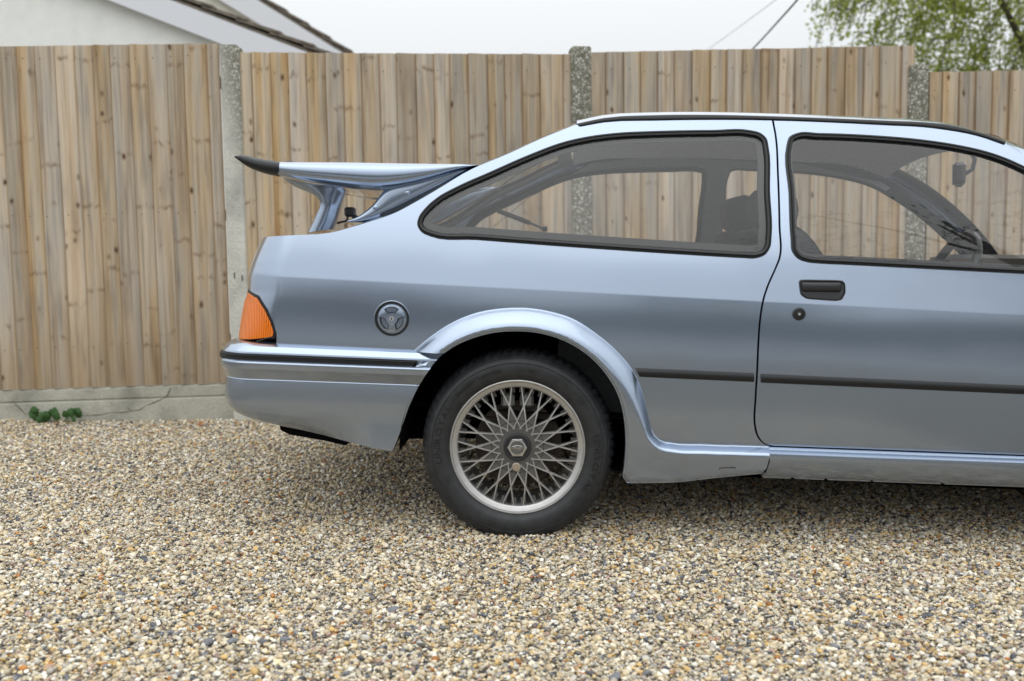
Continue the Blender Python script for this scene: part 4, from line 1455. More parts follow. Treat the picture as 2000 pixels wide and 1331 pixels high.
M['post_agg'] = concrete_material('post_aggregate', 1)
M['gravelboard'] = concrete_material('gravel_board_concrete', 0.0, (.44, .43, .365))
M['crack'] = simple('crack_dark', (.06, .055, .045), .9)

# ------------------------------------------------------------------ ground
m, n, l, b = material('gravel_bed')
tcn = n.new('ShaderNodeTexCoord')
v = n.new('ShaderNodeTexVoronoi'); v.inputs['Scale'].default_value = 95
l.new(tcn.outputs['Object'], v.inputs['Vector'])
sc_ = n.new('ShaderNodeSeparateColor'); l.new(v.outputs['Color'], sc_.inputs[0])
STONES = [(0.0, (0.568, 0.499, 0.378)), (.20, (0.654, 0.602, 0.494)), (.36, (0.482, 0.396, 0.271)), (.48, (0.688, 0.666, 0.602)), (.60, (0.430, 0.400, 0.353)), (.69, (0.516, 0.370, 0.189)), (.755, (0.189, 0.189, 0.202)), (.815, (0.619, 0.525, 0.353)), (.895, (0.090, 0.095, 0.107)), (.948, (0.396, 0.194, 0.086)), (.962, (0.344, 0.249, 0.211))]
rp = ramp(n, STONES, 'CONSTANT'); l.new(sc_.outputs[0], rp.inputs[0])
ed = ramp(n, [(.15, (.72, .72, .72)), (.6, (.18, .17, .15))]); l.new(v.outputs['Distance'], ed.inputs[0])  # gap shade between stones painted dark into the bed colour
mm = n.new('ShaderNodeMixRGB'); mm.blend_type = 'MULTIPLY'; mm.inputs[0].default_value = 1
l.new(rp.outputs[0], mm.inputs[1]); l.new(ed.outputs[0], mm.inputs[2]); l.new(mm.outputs[0], b.inputs['Base Color'])
b.inputs['Roughness'].default_value = .85
M['bed'] = m
def grid_sheet(name, xs, ys, zf, mat, parent=None, kind='structure'):
    V = [(x, y, zf(x, y)) for y in ys for x in xs]
    o = mobj(name, V, grid_faces(len(ys), len(xs)), mat, parent, True)
    if kind: o['kind'] = kind
    return o
xs = [-150, -60, -25, -12] + list(np.arange(-7, 7.01, .25)) + [12, 25, 60, 150]
ys = [-4.6] + list(np.arange(-4.4, 3.01, .2))
grid_sheet('driveway', xs, ys, ground_z, M['bed'])
M['soil'] = simple('garden_soil', (.10, .085, .06), .95, noise=.3, nscale=3)
grid_sheet('garden_ground', [-200, -60, -12, -7, 0, 7, 12, 60, 200], [3.0, 6, 20, 60, 200], lambda x, y: ground_z(x, 3.0)-.002, M['soil'])
M['asphalt'] = simple('asphalt', (.18, .184, .195), .85, noise=.15, nscale=60, bump=.2)
grid_sheet('road', [-200, -60, -12, -7, 0, 7, 12, 60, 200], [-14.5, -11, -8.2], lambda x, y: -.022*min(max(x, -7), 7)-.06, M['asphalt'])
M['kerbstone'] = simple('kerbstone', (.38, .34, .28), .85, noise=.15, nscale=8)
kv = MB()
for y0, y1 in ((-4.95, -4.6), ):
    for i, (xa, xb) in enumerate(zip(xs, xs[1:])):
        za, zb = ground_z(xa, -4.6)-.012, ground_z(xb, -4.6)-.012
        kv.add([(xa, y0, za), (xb, y0, zb), (xb, y1, zb), (xa, y1, za), (xa, y0, za-.15), (xb, y0, zb-.15)], [(0, 1, 2, 3), (4, 5, 1, 0)])
tag(kv.build('driveway_edging', M['kerbstone']), kind='structure')
M['grass'] = simple('verge_grass', (.055, .085, .025), .95, noise=.35, nscale=5)
grid_sheet('verge', [-200, -60, -12, -7, 0, 7, 12, 60, 200], [-200, -60, -20, -14.5], lambda x, y: -.022*min(max(x, -7), 7)+.05, M['grass'])
M['paving'] = simple('paving', (.33, .33, .335), .85, noise=.12, nscale=4)
grid_sheet('pavement', [-200, -60, -12, -7, 0, 7, 12, 60, 200], [-8.2, -6, -4.95], lambda x, y: -.022*min(max(x, -7), 7)-.02, M['paving'])

# loose stones: instanced pebbles over the part of the drive in view
m, n, l, b = material('pebble')
oi = n.new('ShaderNodeObjectInfo')
rp = ramp(n, STONES, 'CONSTANT'); l.new(oi.outputs['Random'], rp.inputs[0])
fr2 = n.new('ShaderNodeMath'); fr2.operation = 'FRACT'
l.new(lin(n, l, oi.outputs['Random'], 91.7, 'MULTIPLY'), fr2.inputs[0])
hv = n.new('ShaderNodeHueSaturation'); l.new(rp.outputs[0], hv.inputs['Color'])
vr = n.new('ShaderNodeMapRange'); vr.inputs['To Min'].default_value = .76; vr.inputs['To Max'].default_value = 1.40
l.new(fr2.outputs[0], vr.inputs['Value']); l.new(vr.outputs[0], hv.inputs['Value'])
hv.inputs['Saturation'].default_value = 1.13
tcn = n.new('ShaderNodeTexCoord')
nz_ = n.new('ShaderNodeTexNoise'); nz_.inputs['Scale'].default_value = 220; nz_.inputs['Detail'].default_value = 3
l.new(tcn.outputs['Object'], nz_.inputs['Vector'])
nr = ramp(n, [(.3, (.78, .76, .74)), (.65, (1.1, 1.1, 1.1))]); l.new(nz_.outputs['Fac'], nr.inputs[0])
mm = n.new('ShaderNodeMixRGB'); mm.blend_type = 'MULTIPLY'; mm.inputs[0].default_value = .7
l.new(hv.outputs[0], mm.inputs[1]); l.new(nr.outputs[0], mm.inputs[2]); l.new(mm.outputs[0], b.inputs['Base Color'])
b.inputs['Roughness'].default_value = .62; b.inputs['Specular IOR Level'].default_value = .35
M['pebble'] = m

import bmesh
peb_col = bpy.data.collections.new('pebble_shapes')
prng = random.Random(3)
for i in range(9):
    bm = bmesh.new()
    bmesh.ops.create_icosphere(bm, subdivisions=2 if i < 4 else 1, radius=1.0)
    sx, sy_, sz_ = prng.uniform(.95, 1.5), prng.uniform(.75, 1.05), prng.uniform(.5, .8)
    ph = [prng.uniform(0, 6) for _ in range(6)]
    for v in bm.verts:
        c = v.co
        k = 1+.16*math.sin(2.3*c.x+ph[0])*math.sin(2.1*c.y+ph[1])+.12*math.sin(3.4*c.z+ph[2]+c.x*2)
        if i % 3 == 0:                       # split flint: one flat face
            if c.z > .35: c.z = .35+.15*(c.z-.35)
        v.co = Vector((c.x*k*sx, c.y*k*sy_, c.z*k*sz_))*.0052
    me = bpy.data.meshes.new('pebble_shape'); bm.to_mesh(me); bm.free()
    me.polygons.foreach_set('use_smooth', [i % 3 != 0] * len(me.polygons))
    me.materials.append(M['pebble'])
    o = bpy.data.objects.new('pebble_shape', me)
    peb_col.objects.link(o)

# sheet that carries the stones (a trapezium a little wider than the view)
rows_y = list(np.arange(-1.35, 2.36, .06))
Vg, wts = [], []
NCG = 60
for y in rows_y:
    hw = (y+3.1)*.515*1.16+.25
    for k in range(NCG):
        x = -hw+2*hw*k/(NCG-1)
        Vg.append((x, y, ground_z(x, y)))
        wts.append(float(np.interp(y, [-1.3, -.4, .6, 2.3], [1.0, 1.0, .75, .55])))
grav = mobj('gravel', Vg, grid_faces(len(rows_y), NCG), M['pebble'], None, False)
at = grav.data.attributes.new('dens', 'FLOAT', 'POINT'); at.data.foreach_set('value', wts)
tag(grav, 'loose mixed cream, tan and grey pebbles covering the drive', 'gravel', kind='stuff')
ng = bpy.data.node_groups.new('gravel_scatter', 'GeometryNodeTree')
ng.interface.new_socket('Geometry', in_out='INPUT', socket_type='NodeSocketGeometry')
ng.interface.new_socket('Geometry', in_out='OUTPUT', socket_type='NodeSocketGeometry')
N = ng.nodes; Lk = ng.links
gi = N.new('NodeGroupInput'); go = N.new('NodeGroupOutput')
dp = N.new('GeometryNodeDistributePointsOnFaces')
na = N.new('GeometryNodeInputNamedAttribute'); na.data_type = 'FLOAT'; na.inputs['Name'].default_value = 'dens'
mu = N.new('ShaderNodeMath'); mu.operation = 'MULTIPLY'; mu.inputs[1].default_value = 20500
Lk.new(na.outputs[0], mu.inputs[0]); Lk.new(mu.outputs[0], dp.inputs['Density'])
Lk.new(gi.outputs[0], dp.inputs['Mesh'])
sp = N.new('GeometryNodeSetPosition')
rv_ = N.new('FunctionNodeRandomValue'); rv_.data_type = 'FLOAT_VECTOR'
rv_.inputs[0].default_value = (0, 0, -.0025); rv_.inputs[1].default_value = (0, 0, .0085)
Lk.new(dp.outputs['Points'], sp.inputs['Geometry']); Lk.new(rv_.outputs[0], sp.inputs['Offset'])
ci = N.new('GeometryNodeCollectionInfo'); ci.inputs['Collection'].default_value = peb_col
ci.inputs['Separate Children'].default_value = True; ci.inputs['Reset Children'].default_value = True
ip = N.new('GeometryNodeInstanceOnPoints'); ip.inputs['Pick Instance'].default_value = True
Lk.new(sp.outputs[0], ip.inputs['Points']); Lk.new(ci.outputs[0], ip.inputs['Instance'])
rr = N.new('FunctionNodeRandomValue'); rr.data_type = 'FLOAT_VECTOR'
rr.inputs[0].default_value = (-.6, -.6, 0); rr.inputs[1].default_value = (.6, .6, 6.283)
Lk.new(rr.outputs[0], ip.inputs['Rotation'])
rs = N.new('FunctionNodeRandomValue'); rs.data_type = 'FLOAT'
rs.inputs[2].default_value = 0.0; rs.inputs[3].default_value = 1.0; rs.inputs['Seed'].default_value = 5
pw = N.new('ShaderNodeMath'); pw.operation = 'POWER'; pw.inputs[1].default_value = 3.2
Lk.new(rs.outputs[1], pw.inputs[0])
ma = N.new('ShaderNodeMath'); ma.operation = 'MULTIPLY_ADD'; ma.inputs[1].default_value = 1.15; ma.inputs[2].default_value = .55
Lk.new(pw.outputs[0], ma.inputs[0]); Lk.new(ma.outputs[0], ip.inputs['Scale'])
Lk.new(ip.outputs[0], go.inputs[0])
md = grav.modifiers.new('scatter', 'NODES'); md.node_group = ng

# ------------------------------------------------------------------ fence
PSI = math.radians(4.5)
FDIR = np.array([math.cos(PSI), math.sin(PSI), 0]); FN = np.array([-math.sin(PSI), math.cos(PSI), 0])
F0 = np.array([0, 2.37, 0])
def fen(px, py, off=0.0):
    """pixel -> (s along fence, z) on the fence face"""
    d = ray(px, py)
    t = ((F0+FN*off-CAM) @ FN)/(d @ FN)
    p = CAM+d*t
    return float((p-F0) @ FDIR), float(p[2])
def fpos(s, off, z):
    p = F0+FDIR*s+FN*off
    return np.array([p[0], p[1], z])
POSTS = [((428, 466), 88, 'post_plain', 'pale concrete fence post with dark mossy top behind the spoiler tip'),
         ((1116, 1155), 90, 'post_agg', 'speckled concrete fence post with peaked top above the car roof'),
         ((1779, 1816), 127, 'post_agg', 'speckled flat-topped concrete fence post where the fence steps down')]
PROUD = .035
post_s = []
for (xa, xb), ty, mt, lab in POSTS:
    s0, z1 = fen(xa, ty, -PROUD); s1, _ = fen(xb, ty, -PROUD)
    post_s.append((s0, s1))
    w = s1-s0; c = (s0+s1)/2
    base = fpos(c, 0, 0); gz = ground_z(base[0], base[1])-.05
    r_ = empty('fence_post', (base[0], base[1], gz), PSI)
    H = z1-gz
    prof = []
    # H-section with chamfered arrises
    hw, d0, d1, ch = w/2, -PROUD, .085, .008
    prof = [(-hw, d0+ch), (-hw+ch, d0), (hw-ch, d0), (hw, d0+ch), (hw, -.004), (hw-.022, -.004), (hw-.022, .05), (hw, .05), (hw, d1-ch), (hw-ch, d1), (-hw+ch, d1), (-hw, d1-ch), (-hw, .05), (-hw+.022, .05), (-hw+.022, -.004), (-hw, -.004)]
    V = []
    rg = random.Random(xa)
    peak = .012 if ty == 90 else .006
    for z in (0, H*.25, H*.5, H*.75, H-.03, H-.008, H):
        for (x, y) in prof:
            k = 1.0 if z < H-.007 else .90
            zz_ = z+(peak*(1-abs(x)/hw) if z > H-.001 else 0)
            V.append((x*k+(rg.uniform(-.0012, .0012) if 0 < z else 0), y*k+rg.uniform(-.001, .001), zz_+(rg.uniform(-.004, .003) if z > H-.009 else 0)))
    f = grid_faces(7, 16, closed=True)
    f.append(tuple(range(6*16, 7*16)))
    pm = mobj('post_shaft', V, f, M[mt], r_, True, sharp=35)
    if ty == 88:                              # two rust marks from old fixings
        for px, py in ((458, 538), (473, 543)):
            s_, z_ = fen(px, py, -PROUD)
            MB().box((s_-c-.003, -PROUD-.002, z_-gz-.016), (s_-c+.003, -PROUD+.01, z_-gz+.014)).build('rust_slot', M['crack'], r_)
    tag(r_, lab, 'fence post', 'concrete posts of the fence')

PANELS = [
    ([-230, -195, -160, -126, -92, -60, -30, 4, 37.5, 72, 111, 149, 185, 218, 256, 291, 328, 361, 407, 429], (0, 92, 425, 86), (0, 762, 437, 748), 'tall fence panel of weathered boards ending at the pale post beside the car tail'),
    ([467, 493, 530, 564, 600, 637, 672, 707, 742, 775, 813, 848, 879, 915, 953, 986, 1020, 1055, 1100, 1118], (470, 103.5, 1115, 107), None, 'fence panel of tan boards between the mossy post and the peaked speckled post'),
    ([1153, 1183, 1218, 1251, 1284, 1317, 1351, 1387, 1419, 1450, 1486, 1520, 1552, 1584, 1616, 1650, 1686, 1717, 1760, 1786], (1155, 103.5, 1784, 90), None, 'fence panel of boards behind the car roof, highest at its right end'),
    ([1813, 1840, 1873, 1905, 1938, 1971, 2004, 2037, 2070, 2103, 2136, 2170, 2203], (1817, 142, 2000, 138), None, 'lower fence panel beneath the leafy tree'),
]
brand = random.Random(21)
for edges, top, bot, lab in PANELS:
    st0, zt0 = fen(top[0], top[1]); st1, zt1 = fen(top[2], top[3])
    ztop = lambda s: zt0+(zt1-zt0)*(s-st0)/(st1-st0)
    if bot:
        sb0, zb0 = fen(bot[0], bot[1]); sb1, zb1 = fen(bot[2], bot[3])
        zbot = lambda s: zb0+(zb1-zb0)*(s-sb0)/(sb1-sb0)
    else:
        zbot = lambda s: ztop(s)-1.83
    S = [fen(e, 140)[0] for e in edges]
    b0 = fpos(S[0], 0, 0)
    org = np.array([b0[0], b0[1], zbot(S[0])])
    r_ = empty('timber_fence', tuple(org), PSI)
    tag(r_, lab, 'fence', 'timber panels of the fence')
    nB = len(S)-1
    for i in range(nB):
        a, e = S[i], S[i+1]
        ov = .022 if i < nB-1 else 0.0
        wid = e-a+ov
        zb = zbot((a+e)/2); H = ztop((a+e)/2)-zb
        dz1 = ztop(e)-ztop(a)
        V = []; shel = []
        tl, tr = .017, .004                    # thick left arris laps over the next thin edge
        lean = brand.uniform(-.002, .002)
        bow = brand.uniform(-.003, .003)
        nz2 = 11
        for k in range(nz2):
            t = k/(nz2-1); z = H*t
            wl = brand.uniform(-.0012, .0012); wr2 = brand.uniform(-.0012, .0012)
            bb = bow*math.sin(math.pi*t)+lean*t
            zl = z+(-dz1/2 if k == nz2-1 else 0)+(brand.uniform(-.002, .002) if k == nz2-1 else 0)
            zr = z+(dz1/2 if k == nz2-1 else 0)
            vis = wid-ov
            def fy(x): return -tl-.0015+(tl-.001)*(x/wid)
            V += [(0+wl, -tl+.002+bb, zl), (.003+wl, -tl-.0015+bb, zl), (vis-.013+wr2, fy(vis-.013)+bb, zr), (vis-.003, fy(vis-.003)+bb, zr), (wid, fy(wid)+bb, zr), (wid, .005+bb, zr), (0+wl, .003+bb, zl)]
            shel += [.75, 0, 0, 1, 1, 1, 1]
        f = grid_faces(nz2, 7, closed=True)
        f += [(6, 5, 4, 3, 2, 1, 0), tuple((nz2-1)*7+j for j in range(7))]
        ob = mobj('board', V, f, M['wood'], r_, False)
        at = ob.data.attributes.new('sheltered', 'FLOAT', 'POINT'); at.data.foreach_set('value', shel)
        ob.location = (a-S[0], 0, zb-org[2])
    nl = MB()
    for i in range(nB):
        for zr_ in (.12, .5, .945):
            xx = S[i]-S[0]+brand.uniform(.018, .030); zz_ = 1.83*zr_+brand.uniform(-.012, .012)+(zbot(S[i])-org[2])
            nl.add([(xx+.0032*math.cos(k*math.pi/3), -.0185, zz_+.0032*math.sin(k*math.pi/3)) for k in range(6)], [(5, 4, 3, 2, 1, 0)])
    tag(nl.build('nail_heads', M['crack'], r_), kind='stuff')
    for zr_ in (.12, .5, .88):
        MB().box((0, .006, 1.83*zr_-.03), (S[-1]-S[0], .045, 1.83*zr_+.03)).build('rail', M['wood'], r_)

# concrete gravel boards under the panels
spans = [(fen(-230, 760)[0], post_s[0][0]), (post_s[0][1], post_s[1][0]), (post_s[1][1], post_s[2][0]), (post_s[2][1], fen(2203, 760)[0])]
glabs = ['cracked concrete gravel board under the tall panel with a weed at its foot', 'concrete gravel board at the fence foot behind the car tail', 'concrete gravel board at the fence foot behind the doors', 'concrete gravel board under the lower fence panel']
for (sa, sb), (edges, top, bot, lab), gl2 in zip(spans, PANELS, glabs):
    st0, zt0 = fen(top[0], top[1]); st1, zt1 = fen(top[2], top[3])
    if bot:
        sb0, zb0 = fen(bot[0], bot[1]); sb1, zb1 = fen(bot[2], bot[3])
        zA, zB = (zb0+(zb1-zb0)*(s-sb0)/(sb1-sb0) for s in (sa, sb))
    else:
        zA, zB = (zt0+(zt1-zt0)*(s-st0)/(st1-st0)-1.83 for s in (sa, sb))
    base = fpos(sa, 0, 0)
    r_ = empty('gravel_board', (base[0], base[1], zA), PSI)
    tag(r_, gl2, 'gravel board', 'concrete gravel boards of the fence')
    L_ = sb-sa; dz = zB-zA
    hh = .30
    pr = [(-.004, -.004), (-.016, -.010), (-.016, -.062), (-.010, -.066), (-.010, -.071), (-.017, -.078), (-.020, -.10), (-.020, -hh), (.035, -hh), (.035, -.004)]
    V = []
    for k in range(13):
        t = k/12
        for y, z in pr: V.append((L_*t, y, z+dz*t))
    f = grid_faces(13, len(pr), closed=True, flip=True)+[tuple(range(len(pr))), tuple(range(12*len(pr), 13*len(pr)))[::-1]]
    mobj('concrete_slab', V, f, M['gravelboard'], r_, True, sharp=20)
    if bot:
        for path in ([(333, 758), (327, 772), (320, 778), (300, 787), (285, 793), (272, 801), (258, 803), (249, 797)], [(258, 803), (240, 806), (215, 806), (195, 811), (165, 812), (148, 810)], [(28, 788), (42, 801), (52, 812)]):
            mb = MB()
            pts = []
            for px, py in path:
                s_, z_ = fen(px, py, -.020)
                pts.append((s_-sa, -.0195, z_-zA))
            mb.tube(pts, [.0012+.0012*(k % 2) for k in range(len(pts))], 5)
            mb.build('crack', M['crack'], r_)

# ------------------------------------------------------------------ houses beyond the fence
M['render'] = simple('white_render', (.84, .85, .82), .9, noise=.05, nscale=6, bump=.25)
M['upvc'] = simple('white_board', (.72, .735, .78), .45)
M['tile'] = simple('roof_tile', (.17, .145, .115), .9, noise=.35, nscale=18, bump=.3)
M['render2'] = simple('cream_render', (.78, .77, .68), .9, noise=.06, nscale=6)
def gable(name, depth, low, upp, tile, length, label, wallmat, tile_step, apex_px, wtop):
    """low/upp: lower and upper edge of the barge board, tile: top of the verge, as (px0, py0, slope)"""
    org = at_depth(apex_px, 150, depth)
    r_ = empty(name, (org[0], org[1], ground_z(org[0], 3)))
    tag(r_, label, 'house')
    O = np.array(r_.location)
    yb_ = org[1]
    def P(line, px, dep_off=0.0):
        py = line[1]+(px-line[0])*line[2]
        d = ray(px, py); t = (yb_+dep_off-CAM[1])/d[1]
        return CAM+d*t-O
    xr = wtop
    wall_top_l, wall_top_r = P(low, apex_px), P(low, xr)
    ax = wall_top_l[0]
    wx = wall_top_r[0]-ax
    # wall: pentagon extruded away from the camera
    pent = [(ax-wx, 0), (ax+wx, 0), (ax+wx, wall_top_r[2]), (ax, wall_top_l[2]), (ax-wx, wall_top_r[2])]
    V = [(x, 0, z) for x, z in pent]+[(x, length, z) for x, z in pent]
    f = [(0, 1, 2, 3, 4), (9, 8, 7, 6, 5)]+[(i, i+5, (i+1) % 5+5, (i+1) % 5) for i in range(5)]
    mobj('gable_wall', V, f, wallmat, r_, False)
    for sg in (1, -1):
        def Q(line, px, y): 
            p = P(line, px); return (ax+sg*(p[0]-ax), y, p[2])
        a0, a1 = apex_px, xr+40
        bq = [Q(low, a0, -.12), Q(low, a1, -.12), Q(upp, a1, -.12), Q(upp, a0, -.12)]
        V = bq+[(p[0], 0.005, p[2]) for p in bq]
        f = [(0, 1, 2, 3), (0, 4, 5, 1), (1, 5, 6, 2), (2, 6, 7, 3), (3, 7, 4, 0)]
        mobj('barge_board', V, f if sg == 1 else [q[::-1] for q in f], M['upvc'], r_, False)
        # roof slope
        p0, p1 = Q(upp, a0, -.10), Q(upp, a1+25, -.10)
        t0, t1 = Q(tile, a0, -.10), Q(tile, a1+25, -.10)
        k = .35
        bq = [p0, p1, tuple(np.array(p1)*(1-k)+np.array(t1)*k), tuple(np.array(p0)*(1-k)+np.array(t0)*k)]
        V = bq+[(p[0], length+.1, p[2]) for p in bq]
        mobj('roof_slope', V, f+[(7, 6, 5, 4)] if sg == 1 else [q[::-1] for q in f], M['tile'], r_, False)
        # verge tiles, each lapping the one below
        d_ = np.array(p1)-np.array(p0); Ld = np.linalg.norm(d_); d_ /= Ld
        up_ = np.array([-d_[2]*sg, 0, d_[0]*sg])
        th = abs(np.array(t0)-np.array(p0)) @ np.abs(up_)
        cnt = int(Ld/tile_step)
        for i in range(cnt+1):
            c = np.array(p0)+d_*tile_step*i
            w = tile_step*1.28
            q = []
            for (u, v_) in ((0, .45), (w, .72), (w, 1.10), (0, .78)):
                q.append(c+d_*u+up_*th*v_)
            V = [tuple(p+np.array([0, -.025, 0])) for p in q]+[tuple(p+np.array([0, length*.98, 0])) for p in q]
            ff = [(0, 1, 2, 3), (0, 4, 5, 1), (1, 5, 6, 2), (2, 6, 7, 3), (3, 7, 4, 0)]
            mobj('tile_course', V, ff if sg == 1 else [g_[::-1] for g_ in ff], M['tile'], r_, False)
    return r_
gable('bungalow', 9.6, (205, 0, .389), (325, 0, .384), (375, 0, .384), 5.0, 'white rendered gable with white barge board and dark tiled verge above the tall fence panel', M['render'], .34, -330, 640)
gable('neighbouring_house', 13.5, (427, 0, .612), (500, 0, .625), (530, 0, .62), 7.0, 'farther steeper gable with white barge board and mossy tile edge against the sky', M['render2'], .34, -60, 690)

# ------------------------------------------------------------------ tree beyond the fence
def leaf_material(name, c0, c1, trans=.5):
    m = bpy.data.materials.new(name); m.use_nodes = True
    n, l = m.node_tree.nodes, m.node_tree.links
    b = n['Principled BSDF']
    geo = n.new('ShaderNodeNewGeometry')
    r_ = ramp(n, [(0, c0), (1, c1)]); l.new(geo.outputs['Random Per Island'], r_.inputs[0])
    l.new(r_.outputs[0], b.inputs['Base Color']); b.inputs['Roughness'].default_value = .55
    tr = n.new('ShaderNodeBsdfTranslucent'); l.new(r_.outputs[0], tr.inputs[0])
    mx_ = n.new('ShaderNodeMixShader'); mx_.inputs[0].default_value = trans
    l.new(b.outputs[0], mx_.inputs[1]); l.new(tr.outputs[0], mx_.inputs[2])
    l.new(mx_.outputs[0], n['Material Output'].inputs[0])
    return m
M['birchleaf'] = leaf_material('young_birch_leaf', (.20, .255, .035), (.44, .49, .11))
M['darkleaf'] = leaf_material('dark_leaf', (.02, .035, .012), (.06, .09, .025), .25)
M['bark'] = simple('bark', (.075, .062, .048), .9, noise=.3, nscale=12, bump=.4)

def make_tree(name, base, height, crown_c, crown_r, ntwig, nleaf, leaf, label, leafmat, seed, droop=.8, limbs=7, group=None):
    rg = random.Random(seed)
    r_ = empty(name, tuple(base)); tag(r_, label, 'tree', group)
    mb = MB()
    cc = np.array(crown_c)-np.array(base)
    top = np.array([cc[0]*.6, cc[1]*.6, height*.92])
    tr = [np.array([0, 0, 0]), np.array([.06, 0, height*.25])+cc*.1*np.array([1, 1, 0]), top*.55+np.array([.1, 0, 0]), top]
    mb.tube(spl(tr, 5), list(np.interp(np.linspace(0, 1, 16), [0, 1], [height*.022, height*.004])), 9)
    tips = []
    for i in range(limbs):
        a = 2*math.pi*i/limbs+rg.uniform(-.4, .4)
        t = rg.uniform(.25, .7)
        s0 = tr[0]+(top-tr[0])*t
        e = cc+np.array([math.cos(a)*crown_r[0]*.85, math.sin(a)*crown_r[1]*.85, crown_r[2]*rg.uniform(-.45, .6)])
        mid = s0+(e-s0)*.5+np.array([0, 0, height*.05])
        pts = spl([s0, s0*.7+mid*.3, mid, e], 4)
        mb.tube(pts, list(np.linspace(height*.009, height*.0018, len(pts))), 6)
        tips.append(pts)
    tw = MB()
    LV, LF = [], []
    for i in range(ntwig):
        # start inside the crown volume
        while True:
            p = np.array([rg.uniform(-1, 1) for _ in range(3)])
            if .10 < p @ p < 1.0 and rg.random() < .35+.65*(p @ p): break
        s0 = cc+p*np.array(crown_r)
        out = np.array([p[0], p[1], 0]); out /= np.linalg.norm(out)+1e-6
        Lt = rg.uniform(.45, 1.1)*height*.12
        pts = []
        for k in range(5):
            t = k/4
            pts.append(s0+out*Lt*.5*t*(1-.3*t)+np.array([rg.uniform(-.03, .03), rg.uniform(-.03, .03), -droop*Lt*t*t+.12*Lt*t]))
        tw.tube(pts, list(np.linspace(height*.0013, height*.0005, 5)), 3, False)
        for k in range(nleaf):
            t = rg.random()**.8
            j = min(int(t*4), 3); q = pts[j]+(pts[j+1]-pts[j])*(t*4-j)
            q = q+np.array([rg.gauss(0, 1), rg.gauss(0, 1), rg.gauss(0, 1)])*leaf*1.5
            d = np.array([rg.gauss(0, 1), rg.gauss(0, 1), rg.gauss(-.5, .8)]); d /= np.linalg.norm(d)
            w = np.cross(d, np.array([rg.gauss(0, 1), rg.gauss(0, 1), rg.gauss(0, 1)])); w /= np.linalg.norm(w)+1e-6
            sz = leaf*rg.uniform(.65, 1.3)
            b0 = len(LV)
            LV += [q, q+d*sz*.45+w*sz*.36, q+d*sz, q+d*sz*.45-w*sz*.36]
            LF.append((b0, b0+1, b0+2, b0+3))
    mb.build('trunk', M['bark'], r_, smooth=True)
    tw.build('twigs', M['bark'], r_)
    cr = mobj('crown', LV, LF, leafmat, r_, False)
    return r_
tb = at_depth(1985, 140, 13.5)
make_tree('birch_tree', (tb[0]+.6, tb[1], ground_z(tb[0], 3)), 8.0, (tb[0]+.75, tb[1], 5.1), (3.3, 2.4, 2.45), 950, 74, .055,
          'fresh green drooping tree showing over the lower fence panel', M['birchleaf'], 5, .95)

# wires
for (a, b_, da, db, r, lab) in (((1563, -40), (1416, 140), 7.0, 11.0, .0075, 'thicker dark overhead wire slanting down behind the fence'), ((1530, -35), (1330, 125), 10, 15, .0028, 'thin faint overhead wire beside the thicker one')):
    A, B = at_depth(*a, da), at_depth(*b_, db)
    A = A+(A-B)*1.2; B = B+(B-A)*.15
    mb = MB(); mb.tube([A+(B-A)*t+np.array([0, 0, -.12*4*t*(1-t)]) for t in np.linspace(0, 1, 9)], r, 6)
    tag(mb.build('overhead_wire', simple('wire_'+str(da), (.13, .13, .145), .6)), lab, 'wire')

# ------------------------------------------------------------------ weed and fallen leaves
M['weed'] = leaf_material('weed_leaf', (.035, .10, .03), (.085, .19, .055), .3)
s_, z_ = fen(112, 818, -.06)
wb = fpos(s_, -.07, 0); wb[2] = ground_z(wb[0], wb[1])
weed = empty('weed', tuple(wb)); tag(weed, 'dark green leafy weed growing at the foot of the cracked gravel board', 'plant')
rg = random.Random(4)
for i in range(20):
    bx = rg.uniform(-.105, .115); by = rg.uniform(-.03, .02)
    hgt = rg.uniform(.012, .062)*(1-abs(bx)*3); Lf = rg.uniform(.040, .062); ww0 = Lf*rg.uniform(.36, .48)
    side = bx*5+rg.uniform(-.5, .5)
    tipd = np.array([math.sin(side), -.25+rg.uniform(-.3, .2), math.cos(side)*.9]); tipd /= np.linalg.norm(tipd)
    wd = np.cross(tipd, np.array([rg.uniform(-.3, .3), -1.0, .35])); wd /= np.linalg.norm(wd)
    nf_ = np.cross(wd, tipd)
    b_0 = np.array([bx, by, hgt])
    V = []
    for k in range(8):
        t = k/7
        c = b_0+tipd*Lf*t+nf_*Lf*.18*math.sin(math.pi*t)
        w = ww0*max(.03, math.sin(math.pi*(.06+.92*t))**.7)*(1+.12*(-1)**k)
        V += [c-wd*w-nf_*w*.25, c, c+wd*w-nf_*w*.25]
    st_ = MB(); st_.tube([(bx*.4, 0, 0), tuple(b_0)], .0014, 5)
    nV = len(V)
    lf_ = mobj('leaf', V+st_.v, grid_faces(8, 3)+[tuple(q_+nV for q_ in f_) for f_ in st_.f], M['weed'], weed, True)
def gpt(px, py):
    d = ray(px, py)
    t = 1.0
    for _ in range(20):
        p = CAM+d*t
        t += (ground_z(p[0], p[1])+.008-p[2])/d[2]
    return CAM+d*t
M['dryleaf'] = simple('dry_leaf', (.30, .135, .055), .8, noise=.35, nscale=60)
